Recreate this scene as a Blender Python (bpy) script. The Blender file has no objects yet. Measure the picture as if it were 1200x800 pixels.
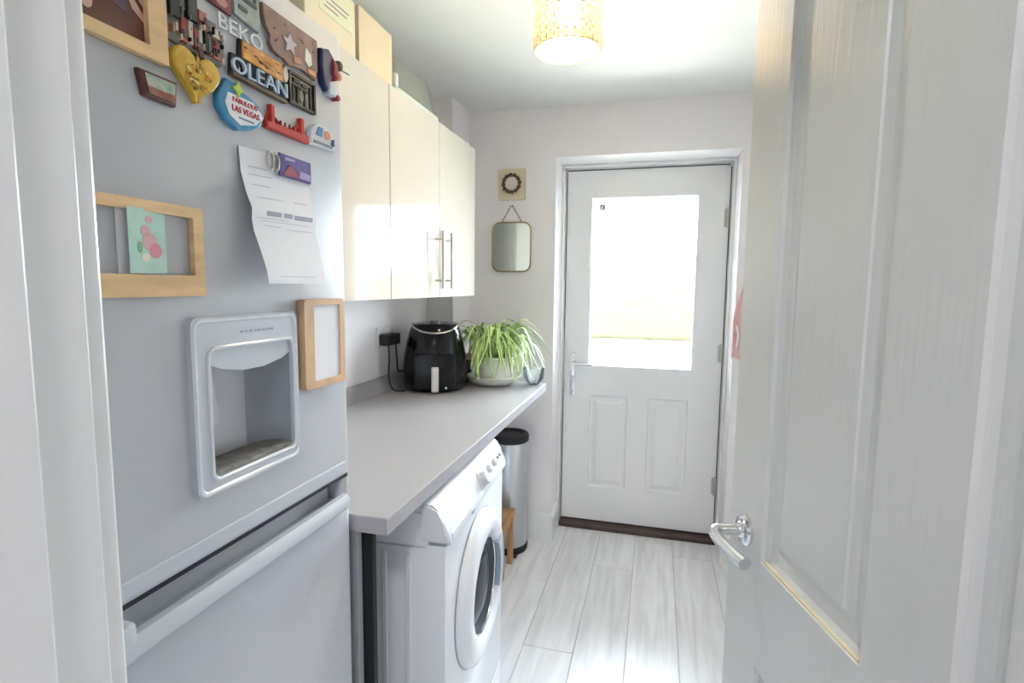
import bpy, bmesh, math, random
from mathutils import Vector, Matrix
random.seed(7)
PI = math.pi
SC = bpy.context.scene
COL = SC.collection

# ------------------------------------------------------------------ camera
yaw, pitch, roll, FPX = math.radians(14.964), math.radians(5.867), math.radians(0.6255), 631.95
fw = Vector((-math.sin(yaw)*math.cos(pitch), math.cos(yaw)*math.cos(pitch), -math.sin(pitch)))
rt = Vector((math.cos(yaw), math.sin(yaw), 0)); up = rt.cross(fw)
r2 = math.cos(roll)*rt + math.sin(roll)*up; u2 = -math.sin(roll)*rt + math.cos(roll)*up
cd = bpy.data.cameras.new('camera'); cam = bpy.data.objects.new('camera', cd); COL.objects.link(cam)
cam.matrix_world = Matrix(((r2.x, u2.x, -fw.x, 0), (r2.y, u2.y, -fw.y, 0), (r2.z, u2.z, -fw.z, 1.36), (0, 0, 0, 1)))
cd.sensor_width = 36; cd.lens = FPX/1200*36; cd.clip_start = .02
SC.camera = cam

# ------------------------------------------------------------------ world, lights, exposure
w = bpy.data.worlds.new('world'); SC.world = w; w.use_nodes = True
bg = w.node_tree.nodes['Background']; bg.inputs[0].default_value = (.80, .90, 1, 1); bg.inputs[1].default_value = 15.0
SC.view_settings.view_transform = 'Standard'; SC.view_settings.look = 'None'
SC.view_settings.gamma = 1; SC.view_settings.use_curve_mapping = False
SC.view_settings.exposure = 1.8
BULB = 165
HALL_FILL = 17  # strength of the added fill lamp in the unseen hall

def portal(name, loc, rot, sx, sy):
    l = bpy.data.lights.new(name, 'AREA'); l.shape = 'RECTANGLE'; l.size = sx; l.size_y = sy
    l.cycles.is_portal = True
    o = bpy.data.objects.new(name, l); COL.objects.link(o); o.location = loc; o.rotation_euler = rot
portal('window_portal', (-.084, 3.09, 1.381), (-PI/2, 0, 0), .56, .93)

# ------------------------------------------------------------------ materials
def lin(c):
    return tuple((v/255/12.92 if v/255 <= .04045 else ((v/255+.055)/1.055)**2.4) for v in c)
MATS = {}
def mat(name, rgb, rough=.5, metal=0, var=.04, scale=20, stretch=(1, 1, 1), bump=0, bscale=None, spec=.5, coat=0, rgb2=None, detail=3):
    if name in MATS: return MATS[name]
    m = bpy.data.materials.new(name); m.use_nodes = True; nt = m.node_tree; N = nt.nodes; K = nt.links
    p = N['Principled BSDF']; a = lin(rgb)
    p.inputs['Roughness'].default_value = rough; p.inputs['Metallic'].default_value = metal
    p.inputs['Specular IOR Level'].default_value = spec; p.inputs['Coat Weight'].default_value = coat
    p.inputs['Coat Roughness'].default_value = .05
    tc = N.new('ShaderNodeTexCoord'); mp = N.new('ShaderNodeMapping'); mp.inputs['Scale'].default_value = stretch
    K.new(tc.outputs['Object'], mp.inputs[0])
    nz = N.new('ShaderNodeTexNoise'); nz.inputs['Scale'].default_value = scale; nz.inputs['Detail'].default_value = detail
    K.new(mp.outputs[0], nz.inputs['Vector'])
    rp = N.new('ShaderNodeValToRGB'); rp.color_ramp.elements[0].position = .3; rp.color_ramp.elements[1].position = .7
    b = lin(rgb2) if rgb2 else tuple(min(1, v*(1+var)) for v in a)
    a2 = a if rgb2 else tuple(v*(1-var) for v in a)
    rp.color_ramp.elements[0].color = (*a2, 1); rp.color_ramp.elements[1].color = (*b, 1)
    K.new(nz.outputs[0], rp.inputs[0]); K.new(rp.outputs[0], p.inputs['Base Color'])
    if bump:
        bp = N.new('ShaderNodeBump'); bp.inputs['Strength'].default_value = bump; bp.inputs['Distance'].default_value = .002
        if bscale:
            n2 = N.new('ShaderNodeTexNoise'); n2.inputs['Scale'].default_value = bscale; n2.inputs['Detail'].default_value = 2
            K.new(mp.outputs[0], n2.inputs['Vector']); K.new(n2.outputs[0], bp.inputs['Height'])
        else: K.new(nz.outputs[0], bp.inputs['Height'])
        K.new(bp.outputs[0], p.inputs['Normal'])
    MATS[name] = m; return m
def emis(name, rgb, s):
    m = bpy.data.materials.new(name); m.use_nodes = True; N = m.node_tree.nodes
    p = N['Principled BSDF']; p.inputs['Base Color'].default_value = (.9, .9, .9, 1)
    p.inputs['Emission Color'].default_value = (*lin(rgb), 1); p.inputs['Emission Strength'].default_value = s
    return m
def clear(name, rgb, transp, gloss_rough=.03, translucent=0., diffuse=0.):
    """see-through sheet: transparent + translucent + diffuse + a fresnel gloss"""
    m = bpy.data.materials.new(name); m.use_nodes = True; nt = m.node_tree; N = nt.nodes; K = nt.links
    N.remove(N['Principled BSDF']); out = N['Material Output']; c = (*lin(rgb), 1)
    t = N.new('ShaderNodeBsdfTransparent'); t.inputs[0].default_value = c
    l = N.new('ShaderNodeBsdfTranslucent'); l.inputs[0].default_value = c
    d = N.new('ShaderNodeBsdfDiffuse'); d.inputs[0].default_value = c
    g = N.new('ShaderNodeBsdfGlossy'); g.inputs['Roughness'].default_value = gloss_rough
    tot = transp+translucent+diffuse
    m1 = N.new('ShaderNodeMixShader'); m1.inputs[0].default_value = translucent/max(1e-6, transp+translucent); K.new(t.outputs[0], m1.inputs[1]); K.new(l.outputs[0], m1.inputs[2])
    m2 = N.new('ShaderNodeMixShader'); m2.inputs[0].default_value = diffuse/tot; K.new(m1.outputs[0], m2.inputs[1]); K.new(d.outputs[0], m2.inputs[2])
    f = N.new('ShaderNodeFresnel'); f.inputs[0].default_value = 1.4
    m3 = N.new('ShaderNodeMixShader'); K.new(f.outputs[0], m3.inputs[0]); K.new(m2.outputs[0], m3.inputs[1]); K.new(g.outputs[0], m3.inputs[2])
    K.new(m3.outputs[0], out.inputs[0]); return m

WALL = mat('wall_paint', (240, 236, 238), .75, var=.015, scale=6, bump=.08, bscale=300)
CEIL = mat('ceiling_paint', (238, 238, 237), .85, var=.01, scale=5)
WHITE = mat('white_gloss_paint', (234, 235, 235), .28, var=.012, scale=8, bump=.05, bscale=120)
GRAIN = mat('white_grained_door_paint', (214, 216, 214), .3, var=.012, scale=10, stretch=(60, 60, 2.5), bump=.4, bscale=2.2)
UPVC = mat('white_door_skin', (241, 241, 242), .22, var=.008, scale=5)
CREAM = mat('cream_gloss_lacquer', (216, 210, 203), .06, var=.006, scale=4, spec=.09)
CARC = mat('cabinet_carcass_white', (225, 220, 212), .5)
SILVER = mat('silver_fridge_lacquer', (193, 196, 202), .36, metal=.1, var=.02, scale=5, spec=.5)
SILVER2 = mat('pale_silver_plastic', (198, 203, 210), .3, metal=.12, var=.02, scale=9)
SILDK = mat('grey_recess_plastic', (150, 156, 164), .4, var=.05, scale=12)
TRAY = mat('stained_drip_tray', (112, 108, 102), .55, var=.25, scale=60, rgb2=(150, 148, 143))
RUBBER = mat('black_rubber', (18, 19, 22), .6)
WORK = mat('grey_worktop_laminate', (170, 169, 173), .32, var=.03, scale=120)
APPL = mat('white_enamel', (232, 235, 240), .22, var=.006, scale=4)
CHROME = mat('chrome', (225, 226, 228), .12, metal=1, var=.01)
STEEL = mat('brushed_steel', (190, 187, 182), .3, metal=1, var=.05, scale=30, stretch=(1, 1, 20))
BINST = mat('bin_brushed_steel', (205, 207, 210), .33, metal=.9, var=.04, scale=40, stretch=(1, 1, 30))
BLACKP = mat('black_gloss_plastic', (9, 10, 14), .14, var=.1, spec=.35)
BLACKM = mat('black_matt_plastic', (22, 23, 26), .5)
PINE = mat('pale_birch_wood', (228, 194, 146), .5, var=.12, scale=14, stretch=(1, 1, 6), bump=.05)
OAK = mat('brown_beech_wood', (203, 167, 131), .5, var=.14, scale=14, stretch=(2, 2, 1), bump=.06)
STOOLW = mat('stool_wood', (193, 146, 98), .5, var=.16, scale=12, stretch=(2, 2, .6), bump=.08)
PAPER = mat('paper', (236, 237, 243), .8, var=.01)
INK = mat('grey_ink', (168, 170, 188), .8)
BROWN = mat('threshold_brown', (66, 52, 46), .5, var=.2, scale=30)
GROUT = mat('floor_joint', (165, 162, 160), .8)

def plank_mat():
    m = bpy.data.materials.new('whitewashed_plank'); m.use_nodes = True; nt = m.node_tree; N = nt.nodes; K = nt.links
    p = N['Principled BSDF']; p.inputs['Roughness'].default_value = .32
    tc = N.new('ShaderNodeTexCoord'); oi = N.new('ShaderNodeObjectInfo')
    ad = N.new('ShaderNodeVectorMath'); ad.operation = 'ADD'; K.new(tc.outputs['Object'], ad.inputs[0])
    cb = N.new('ShaderNodeCombineXYZ'); mu = N.new('ShaderNodeMath'); mu.operation = 'MULTIPLY'; mu.inputs[1].default_value = 30
    K.new(oi.outputs['Random'], mu.inputs[0]); K.new(mu.outputs[0], cb.inputs[1]); K.new(mu.outputs[0], cb.inputs[0]); K.new(cb.outputs[0], ad.inputs[1])
    mp = N.new('ShaderNodeMapping'); mp.inputs['Scale'].default_value = (14, 1.1, 1); K.new(ad.outputs[0], mp.inputs[0])
    nz = N.new('ShaderNodeTexNoise'); nz.inputs['Scale'].default_value = 2.2; nz.inputs['Detail'].default_value = 5; nz.inputs['Distortion'].default_value = .6
    K.new(mp.outputs[0], nz.inputs['Vector'])
    rp = N.new('ShaderNodeValToRGB'); e = rp.color_ramp.elements
    e[0].position = .28; e[0].color = (*lin((212, 212, 214)), 1); e[1].position = .62; e[1].color = (*lin((233, 234, 237)), 1)
    K.new(nz.outputs[0], rp.inputs[0])
    hs = N.new('ShaderNodeHueSaturation'); mr = N.new('ShaderNodeMapRange'); mr.inputs[3].default_value = .95; mr.inputs[4].default_value = 1.03
    K.new(oi.outputs['Random'], mr.inputs[0]); K.new(mr.outputs[0], hs.inputs['Value']); K.new(rp.outputs[0], hs.inputs['Color'])
    K.new(hs.outputs[0], p.inputs['Base Color']); return m
PLANK = plank_mat()

# ------------------------------------------------------------------ mesh helpers
def bx(bm, x0, x1, y0, y1, z0, z1, bev=0, seg=2):
    b = bmesh.new()
    v = [b.verts.new((x, y, z)) for x in (x0, x1) for y in (y0, y1) for z in (z0, z1)]
    for f in ((0, 1, 3, 2), (4, 6, 7, 5), (0, 4, 5, 1), (2, 3, 7, 6), (0, 2, 6, 4), (1, 5, 7, 3)): b.faces.new([v[i] for i in f])
    if bev: bmesh.ops.bevel(b, geom=b.edges[:], offset=bev, segments=seg, profile=.5, affect='EDGES')
    merge(bm, b)
def merge(bm, b, M=None):
    if M: bmesh.ops.transform(b, matrix=M, verts=b.verts)
    bmesh.ops.recalc_face_normals(b, faces=b.faces)
    mp = {v: bm.verts.new(v.co) for v in b.verts}
    for f in b.faces:
        try:
            nf = bm.faces.new([mp[v] for v in f.verts]); nf.material_index = f.material_index
        except ValueError: pass
    b.free()
AXM = {'X': Matrix(((0, 0, 1, 0), (1, 0, 0, 0), (0, 1, 0, 0), (0, 0, 0, 1))),   # (u,v,w)->(Y,Z,X)
       'Y': Matrix(((1, 0, 0, 0), (0, 0, -1, 0), (0, 1, 0, 0), (0, 0, 0, 1))),  # (u,v,w)->(X,Z,-Y)
       'Z': Matrix.Identity(4)}
def prism(bm, pts, w0, w1, axis='X', bev=0, hole=None):
    b = bmesh.new()
    if axis == 'Y': w0, w1 = -w1, -w0
    A = [b.verts.new((u, v, w0)) for u, v in pts]; B = [b.verts.new((u, v, w1)) for u, v in pts]; n = len(pts)
    for i in range(n): b.faces.new((A[i], A[(i+1) % n], B[(i+1) % n], B[i]))
    if hole:
        C = [b.verts.new((u, v, w0)) for u, v in hole]; D = [b.verts.new((u, v, w1)) for u, v in hole]
        for i in range(n):
            j = (i+1) % n
            b.faces.new((C[j], C[i], D[i], D[j])); b.faces.new((B[i], B[j], D[j], D[i])); b.faces.new((A[j], A[i], C[i], C[j]))
    else:
        cap = b.faces.new(B); b.faces.new(A[::-1])
        if bev: bmesh.ops.bevel(b, geom=list(cap.edges), offset=bev, segments=2, profile=.5, affect='EDGES')
    merge(bm, b, AXM[axis])
def rrect(u0, u1, v0, v1, r, seg=4):
    P = []
    for cx, cy, a0 in ((u1-r, v0+r, -90), (u1-r, v1-r, 0), (u0+r, v1-r, 90), (u0+r, v0+r, 180)):
        for k in range(seg+1):
            a = math.radians(a0+90*k/seg); P.append((cx+r*math.cos(a), cy+r*math.sin(a)))
    return P
def ellipse(cu, cv, ru, rv=None, n=24):
    rv = rv or ru
    return [(cu+ru*math.cos(2*PI*k/n), cv+rv*math.sin(2*PI*k/n)) for k in range(n)]
def lathe(bm, prof, c=(0, 0, 0), axis='Z', n=32, cap=True):
    """prof: (radius, height along axis)"""
    b = bmesh.new(); rings = []
    for r, h in prof:
        if r < 1e-6: rings.append([b.verts.new((0, 0, h))])
        else: rings.append([b.verts.new((r*math.cos(2*PI*k/n), r*math.sin(2*PI*k/n), h)) for k in range(n)])
    for A, B in zip(rings, rings[1:]):
        for k in range(n):
            j = (k+1) % n
            if len(A) == 1 and len(B) == 1: continue
            if len(A) == 1: b.faces.new((A[0], B[j], B[k]))
            elif len(B) == 1: b.faces.new((A[k], A[j], B[0]))
            else: b.faces.new((A[k], A[j], B[j], B[k]))
    if cap:
        for R in (rings[0], rings[-1]):
            if len(R) > 1:
                try: b.faces.new(R)
                except ValueError: pass
    M = Matrix.Translation(c) @ (AXM[axis] if axis != 'Y' else Matrix(((1, 0, 0, 0), (0, 0, -1, 0), (0, 1, 0, 0), (0, 0, 0, 1))))
    merge(bm, b, M)
def tube(bm, pts, r, n=10, closed=False, rad=None):
    pts = [Vector(p) for p in pts]; b = bmesh.new(); rings = []; L = len(pts); nrm = None
    for i, p in enumerate(pts):
        if closed: t = pts[(i+1) % L]-pts[i-1]
        else: t = pts[min(i+1, L-1)]-pts[max(i-1, 0)]
        t.normalize()
        if nrm is None: nrm = t.orthogonal().normalized()
        nrm = (nrm-t*nrm.dot(t)).normalized(); bn = t.cross(nrm); rr = rad[i] if rad else r
        rings.append([b.verts.new(p+rr*(math.cos(2*PI*k/n)*nrm+math.sin(2*PI*k/n)*bn)) for k in range(n)])
    for i in range(L if closed else L-1):
        A, B = rings[i], rings[(i+1) % L]
        for k in range(n): b.faces.new((A[k], A[(k+1) % n], B[(k+1) % n], B[k]))
    if not closed: b.faces.new(rings[0][::-1]); b.faces.new(rings[-1])
    merge(bm, b)
def curve_pts(P, n=6):
    """Catmull-Rom through P"""
    P = [Vector(p) for p in P]; Q = [2*P[0]-P[1]]+P+[2*P[-1]-P[-2]]; out = []
    for i in range(1, len(Q)-2):
        for k in range(n):
            t = k/n; a, b, c, d = Q[i-1:i+3]
            out.append(.5*((2*b)+(c-a)*t+(2*a-5*b+4*c-d)*t*t+(3*b-a-3*c+d)*t**3))
    return out+[P[-1]]
def textbm(s, size, thick=.001):
    cu = bpy.data.curves.new('t', 'FONT'); cu.body = s; cu.size = size; cu.extrude = thick; cu.align_x = 'CENTER'; cu.align_y = 'CENTER'; cu.resolution_u = 3
    o = bpy.data.objects.new('t', cu); COL.objects.link(o); dg = bpy.context.evaluated_depsgraph_get()
    me = bpy.data.meshes.new_from_object(o.evaluated_get(dg)); b = bmesh.new(); b.from_mesh(me)
    bpy.data.objects.remove(o); bpy.data.curves.remove(cu); bpy.data.meshes.remove(me); return b
def text_on(bm, s, size, c, axis='X', sx=1, thick=.001, tilt=0):
    """text centred at c lying on a plane with the given normal"""
    b = textbm(s, size, thick)
    merge(bm, b, Matrix.Translation(c) @ AXM[axis] @ Matrix.Rotation(tilt, 4, 'Z') @ Matrix.Diagonal((sx, 1, 1, 1)))

ORG = {}
def root_of(o):
    while o.parent: o = o.parent
    return o
def obj(name, bm, m, parent=None, loc=None, smooth=False, sharp=40):
    """one mesh object from world-space geometry; origin at its root's base"""
    me = bpy.data.meshes.new(name)
    o0 = ORG[root_of(parent).name] if parent else Vector(loc or (0, 0, 0))
    bmesh.ops.translate(bm, verts=bm.verts, vec=-o0)
    if smooth:
        for f in bm.faces: f.smooth = True
        lim = math.radians(sharp)
        bmesh.ops.remove_doubles(bm, verts=bm.verts, dist=1e-6)
        for e in bm.edges:
            if len(e.link_faces) == 2 and e.calc_face_angle(0) > lim: e.smooth = False
    bm.to_mesh(me); bm.free()
    for k in (m if isinstance(m, (list, tuple)) else [m]): me.materials.append(k)
    o = bpy.data.objects.new(name, me); COL.objects.link(o)
    if parent: o.parent = parent
    else: o.location = o0; ORG[o.name] = o0
    return o
def mk(name, fn, m, parent=None, loc=None, smooth=False, label=None, sharp=40):
    bm = bmesh.new(); fn(bm); o = obj(name, bm, m, parent, loc, smooth, sharp)
    if label: o['label'] = label
    return o
def thing(name, label, cat, loc, group=None, kind=None):
    o = bpy.data.objects.new(name, None); COL.objects.link(o); o.location = loc; o.empty_display_size = .05
    ORG[o.name] = Vector(loc); tag(o, label, cat, group, kind); return o
def tag(o, label, cat=None, group=None, kind=None):
    o['label'] = label
    if cat: o['category'] = cat
    if group: o['group'] = group
    if kind: o['kind'] = kind
    return o
def struct(name, fn, m, label, cat, smooth=False, loc=None):
    return tag(mk(name, fn, m, None, loc, smooth), label, cat, kind='structure')
B = lambda *a, **k: (lambda bm: bx(bm, *a, **k))

# ------------------------------------------------------------------ room shell
XL, XR, YN, YF, ZC = -1.11, .62, .284, 2.745, 2.25       # left/right wall, near/far wall faces, ceiling
RX0, RX1, RZ = -.512, .358, 2.004                         # recess of the back door
fl = struct('floor', B(-1.3, 1.2, -1.75, 3.06, -.06, -.004), GROUT, 'pale whitewashed wood-look plank floor', 'floor')
cols = [-1.395+.19*i for i in range(14)]
ends = {3: 1.30, 4: 2.34, 5: 1.88, 6: 2.55, 7: 1.65, 8: 2.75}
plank_cache = {}
for i, x in enumerate(cols):
    e = ends.get(i, .9+(i*.53) % 1.2); e0 = e-1.22*math.ceil((e+1.75)/1.22); y = e0
    while y < 3.04:
        a, b_ = max(y, -1.72), min(y+1.22, 3.04); x0, x1 = max(x, -1.25), min(x+.19, 1.15)
        y += 1.22
        if b_-a < .03 or x1-x0 < .02: continue
        key = (round(x1-x0, 3), round(b_-a, 3))
        if key in plank_cache:
            o = bpy.data.objects.new('plank', plank_cache[key]); COL.objects.link(o); o.parent = fl
        else:
            wd, ln = key
            o = mk('plank', B(.0009, wd-.0009, .0012, ln-.0012, -.006, 0, bev=.0012, seg=1), PLANK, fl); plank_cache[key] = o.data
        o.location = (x0, a, 0)
struct('ceiling', B(XL-.1, XR+.1, YN-.1, YF+.4, ZC, ZC+.1), CEIL, 'flat white ceiling above the utility room', 'ceiling')
struct('wall_left', B(XL-.1, XL, YN, YF+.1, 0, ZC), WALL, 'white painted wall behind fridge and cabinets', 'wall')
struct('wall_right', B(XR, XR+.1, YN, YF+.1, 0, ZC), WALL, 'white painted wall behind the open panelled door', 'wall')
def wf(bm):
    bx(bm, XL-.1, RX0, YF, 3.06, 0, ZC); bx(bm, RX1, XR+.1, YF, 3.06, 0, ZC); bx(bm, RX0, RX1, YF, 3.06, RZ, ZC)
struct('wall_far', wf, WALL, 'off-white end wall with deep recess around back door', 'wall')
struct('wall_boxing', B(XL, -.972, 2.5, YF, 0, ZC, bev=.003), WALL, 'white boxed-in corner column beyond the wall cabinets', 'wall')
def wn(bm):
    bx(bm, -1.3, -.41, .13, YN, 0, 2.4); bx(bm, .445, 1.2, .13, YN, 0, 2.4); bx(bm, -.41, .445, .13, YN, 2.03, 2.4)
struct('wall_near', wn, WALL, 'wall around the doorway the picture is taken through', 'wall')
def hall(bm):
    bx(bm, -1.3, -1.2, -1.75, .13, 0, 2.4); bx(bm, 1.1, 1.2, -1.75, .13, 0, 2.4); bx(bm, -1.3, 1.2, -1.75, .13, 2.4, 2.5); bx(bm, -1.3, 1.2, -1.85, -1.75, -.06, 2.5)
struct('wall_hall', hall, WALL, 'plain white hall walls and ceiling behind the doorway', 'wall')
# door lining on the left and right with stops and architraves
t1 = thing('trim_1', 'white painted door lining with stop and architrave, left of the fridge', 'door frame', (-.39, .2, 0), kind='structure')
mk('lining', B(-.41, -.38, .125, YN, 0, 2.0, bev=.0015), WHITE, t1)
mk('door_stop', B(-.38, -.367, .14, .2405, 0, 1.99, bev=.002), WHITE, t1)
mk('architrave', B(-.45, -.386, YN, YN+.017, 0, 2.07, bev=.003), WHITE, t1)
mk('strike_plate', lambda bm: prism(bm, rrect(.2475, .2755, .95, 1.05, .004), -.3802, -.3788, 'X'), STEEL, t1)
t2 = thing('trim_2', 'white painted door lining on the hinge side of the open door', 'door frame', (.43, .2, 0), kind='structure')
mk('lining', B(.415, .445, .125, YN-.002, 0, 2.0, bev=.0015), WHITE, t2)
mk('door_stop', B(.402, .415, .125, .19, 0, 1.99, bev=.002), WHITE, t2)
mk('head', B(-.41, .445, .125, YN-.002, 2.0, 2.03), WHITE, t2)
# skirting
SK = [(0, 0), (.016, 0), (.016, .118), (.011, .135), (.006, .147), (0, .15)]
def sk_far(x0, x1):
    return lambda bm: merge_profile(bm, x0, x1)
def merge_profile(bm, x0, x1):
    b = bmesh.new()
    A = [b.verts.new((x0, YF-d, z)) for d, z in SK]; C = [b.verts.new((x1, YF-d, z)) for d, z in SK]; n = len(SK)
    for i in range(n): b.faces.new((A[i], A[(i+1) % n], C[(i+1) % n], C[i]))
    b.faces.new(A); b.faces.new(C[::-1]); merge(bm, b)
def sk_left(bm):
    merge_profile(bm, -.97, RX0)
    b = bmesh.new()
    A = [b.verts.new((RX0+d, YF-.016, z)) for d, z in SK]; C = [b.verts.new((RX0+d, 2.925, z)) for d, z in SK]; n = len(SK)
    for i in range(n): b.faces.new((A[i], A[(i+1) % n], C[(i+1) % n], C[i]))
    b.faces.new(A); b.faces.new(C[::-1]); merge(bm, b)
struct('baseboard_far_left', sk_left, WHITE, 'white skirting board between the bin and the back door', 'skirting')
struct('baseboard_far_right', lambda bm: merge_profile(bm, RX1-.012, XR), WHITE, 'white skirting board right of the back door', 'skirting')
struct('baseboard_right', B(XR-.016, XR, YN, YF-.016, 0, .15, bev=.004), WHITE, 'white skirting board along the wall behind the open door', 'skirting')

# ------------------------------------------------------------------ back door (door_1)
fr = thing('trim_3', 'white frame around the back door, set deep in the wall', 'door frame', (-.08, 2.97, 0), kind='structure')
mk('jamb', B(RX0, RX0+.013, 2.925, 3.06, 0, RZ, bev=.002), UPVC, fr)
mk('jamb', B(RX1-.013, RX1, 2.925, 3.06, 0, RZ, bev=.002), UPVC, fr)
mk('head', B(RX0+.013, RX1-.013, 2.925, 3.06, RZ-.014, RZ, bev=.002), UPVC, fr)
mk('threshold', B(RX0+.013, RX1-.013, 2.93, 3.08, 0, .022, bev=.003), BROWN, fr, label='dark brown threshold strip')
DX0, DX1, DZ0, DZ1, DYF, DYB = -.494, .340, .030, 1.984, 3.0, 3.045
GX0, GX1, GZ0, GZ1 = -.355, .187, .927, 1.835
d1 = thing('door_1', 'white back door with large bright glazed pane and two lower panels', 'door', (-.08, 3.02, 0), kind='structure')
PAN = [(-.345, -.138, .228, .756), (-.028, .180, .228, .756)]
def slab(bm):
    b = bmesh.new()
    o = .022
    xs = [DX0, GX0-o, GX1+o, DX1]; zs = [DZ0, GZ0-o, GZ1+o, DZ1]
    bx(bm, DX0, GX0-o, DYF, DYB, DZ0, DZ1); bx(bm, GX1+o, DX1, DYF, DYB, DZ0, DZ1)
    bx(bm, GX0-o, GX1+o, DYF, DYB, GZ1+o, DZ1)
    # below the glass: rails round two recessed panel openings
    z0, z1 = PAN[0][2], PAN[0][3]
    bx(bm, GX0-o, GX1+o, DYF, DYB, DZ0, z0); bx(bm, GX0-o, GX1+o, DYF, DYB, z1, GZ0-o)
    bx(bm, GX0-o, PAN[0][0], DYF, DYB, z0, z1); bx(bm, PAN[0][1], PAN[1][0], DYF, DYB, z0, z1); bx(bm, PAN[1][1], GX1+o, DYF, DYB, z0, z1)
mk('door_leaf', slab, UPVC, d1)
def mould(bm, x0, x1, z0, z1, steps, place):
    """nested rectangles (inset, depth) joined into a moulded panel"""
    b = bmesh.new(); R = []
    for ins, dep in steps:
        R.append([b.verts.new(place(x, dep, z)) for x, z in ((x0+ins, z0+ins), (x1-ins, z0+ins), (x1-ins, z1-ins), (x0+ins, z1-ins))])
    for P, Q in zip(R, R[1:]):
        for i in range(4): b.faces.new((P[i], P[(i+1) % 4], Q[(i+1) % 4], Q[i]))
    b.faces.new(R[-1]); merge(bm, b)
for p in PAN:
    mk('door_panel', lambda bm, p=p: mould(bm, *p, [(0, 0), (.004, .007), (.016, .009), (.03, .006), (.042, .001), (.05, .001)], lambda x, d, z: (x, DYF+d, z)), UPVC, d1)
mk('glazing_frame', lambda bm: prism(bm, rrect(GX0-.026, GX1+.026, GZ0-.026, GZ1+.026, .004, 2), DYF-.012, DYB, 'Y', hole=rrect(GX0, GX1, GZ0, GZ1, .002, 2)), UPVC, d1)
GLASS = clear('window_pane', (250, 251, 250), 1, .02)
mk('pane', B(GX0, GX1, 3.018, 3.022, GZ0, GZ1), GLASS, d1, label='bright frosted glass pane')
hp = mk('handle_plate', lambda bm: prism(bm, rrect(-.458, -.428, .745, .995, .014), DYF-.010, DYF, 'Y', bev=.003), CHROME, d1, smooth=True)
mk('lever', lambda bm: (lathe(bm, [(.011, 0), (.011, .05)], (-.443, DYF-.008, .935), 'Y', 14), tube(bm, curve_pts([(-.443, DYF-.052, .935), (-.425, DYF-.056, .937), (-.38, DYF-.054, .936), (-.33, DYF-.05, .932)]), .0085, 10)), CHROME, hp, smooth=True)
mk('key_cylinder', lambda bm: prism(bm, ellipse(-.443, .845, .008, .016), DYF-.018, DYF-.008, 'Y'), STEEL, hp)
for z in (.84, .78, .97): mk('screw', lambda bm, z=z: lathe(bm, [(.004, 0), (.0035, .0025), (0, .003)], (-.443 if z != .84 else -.452, DYF-.010, z), 'Y', 10), STEEL, hp)
mk('lock_strip', B(DX0-.006, DX0-.0005, DYF-.002, DYF+.02, .80, 1.05), STEEL, d1)
for z in (1.72, 1.02, .30):
    h = mk('hinge', lambda bm, z=z: lathe(bm, [(.0085, -.05), (.0085, .05)], (.337, DYF-.009, z), 'Z', 12), STEEL, d1, smooth=True)
    mk('hinge_leaf', lambda bm, z=z: bx(bm, .318, .334, DYF-.004, DYF, z-.045, z+.045, bev=.001), STEEL, h)
mk('door_seal', lambda bm: (bx(bm, DX0-.006, DX0, DYF+.02, DYB, DZ0, DZ1), bx(bm, DX1, DX1+.006, DYF+.02, DYB, DZ0, DZ1), bx(bm, DX0, DX1, DYF+.02, DYB, DZ1, DZ1+.006), bx(bm, DX0, DX1, DYF+.01, DYB, .0225, DZ0)), RUBBER, d1)
sc = thing('suction_hook', 'small grey suction hook stuck on top corner of the glass', 'hook', (-.304, 3.017, 1.788))
mk('suction_cup', lambda bm: lathe(bm, [(.02, 0), (.016, .004), (.007, .008), (.006, .012), (0, .013)], (-.304, 3.0175, 1.79), 'Y', 20), mat('grey_cup', (150, 152, 150), .3), sc, smooth=True)
mk('hook', lambda bm: tube(bm, curve_pts([(-.304, 3.006, 1.79), (-.304, 2.998, 1.785), (-.304, 2.997, 1.772), (-.304, 2.99, 1.77), (-.304, 2.988, 1.777)], 4), .002, 8), STEEL, sc, smooth=True)

# ------------------------------------------------------------------ garden beyond the glass
struct('ground_patio', B(-5, 5, 3.08, 6.5, -.2, -.08), mat('patio_slabs', (205, 198, 182), .8, var=.06, scale=3), 'pale paved patio outside the back door', 'patio')
struct('ground_lawn', B(-12, 12, 6.5, 30, -.2, -.06), mat('dry_lawn', (188, 186, 150), .9, var=.1, scale=4), 'dry pale lawn beyond the patio', 'lawn')
hd = bmesh.new()
bmesh.ops.create_grid(hd, x_segments=90, y_segments=14, size=1)
for v in hd.verts:
    gx, gz = v.co.x*7, (v.co.y+1)*.95
    v.co = Vector((gx, 15+random.uniform(-.02, .02)+.5*max(0, gz-1.6), gz+random.uniform(-.02, .02)-.06+.12*math.sin(gx*1.7)*(gz > 1)))
hb = obj('garden_hedge', hd, mat('dry_hedge', (46, 42, 29), .9, scale=1.2, rgb2=(53, 48, 33)), loc=(0, 15, -.06), smooth=True, sharp=180)
md = hb.modifiers.new('thickness', 'SOLIDIFY'); md.thickness = .6; md.offset = -1
tag(hb, 'hazy tan hedge far beyond the door glass', 'hedge')

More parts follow.
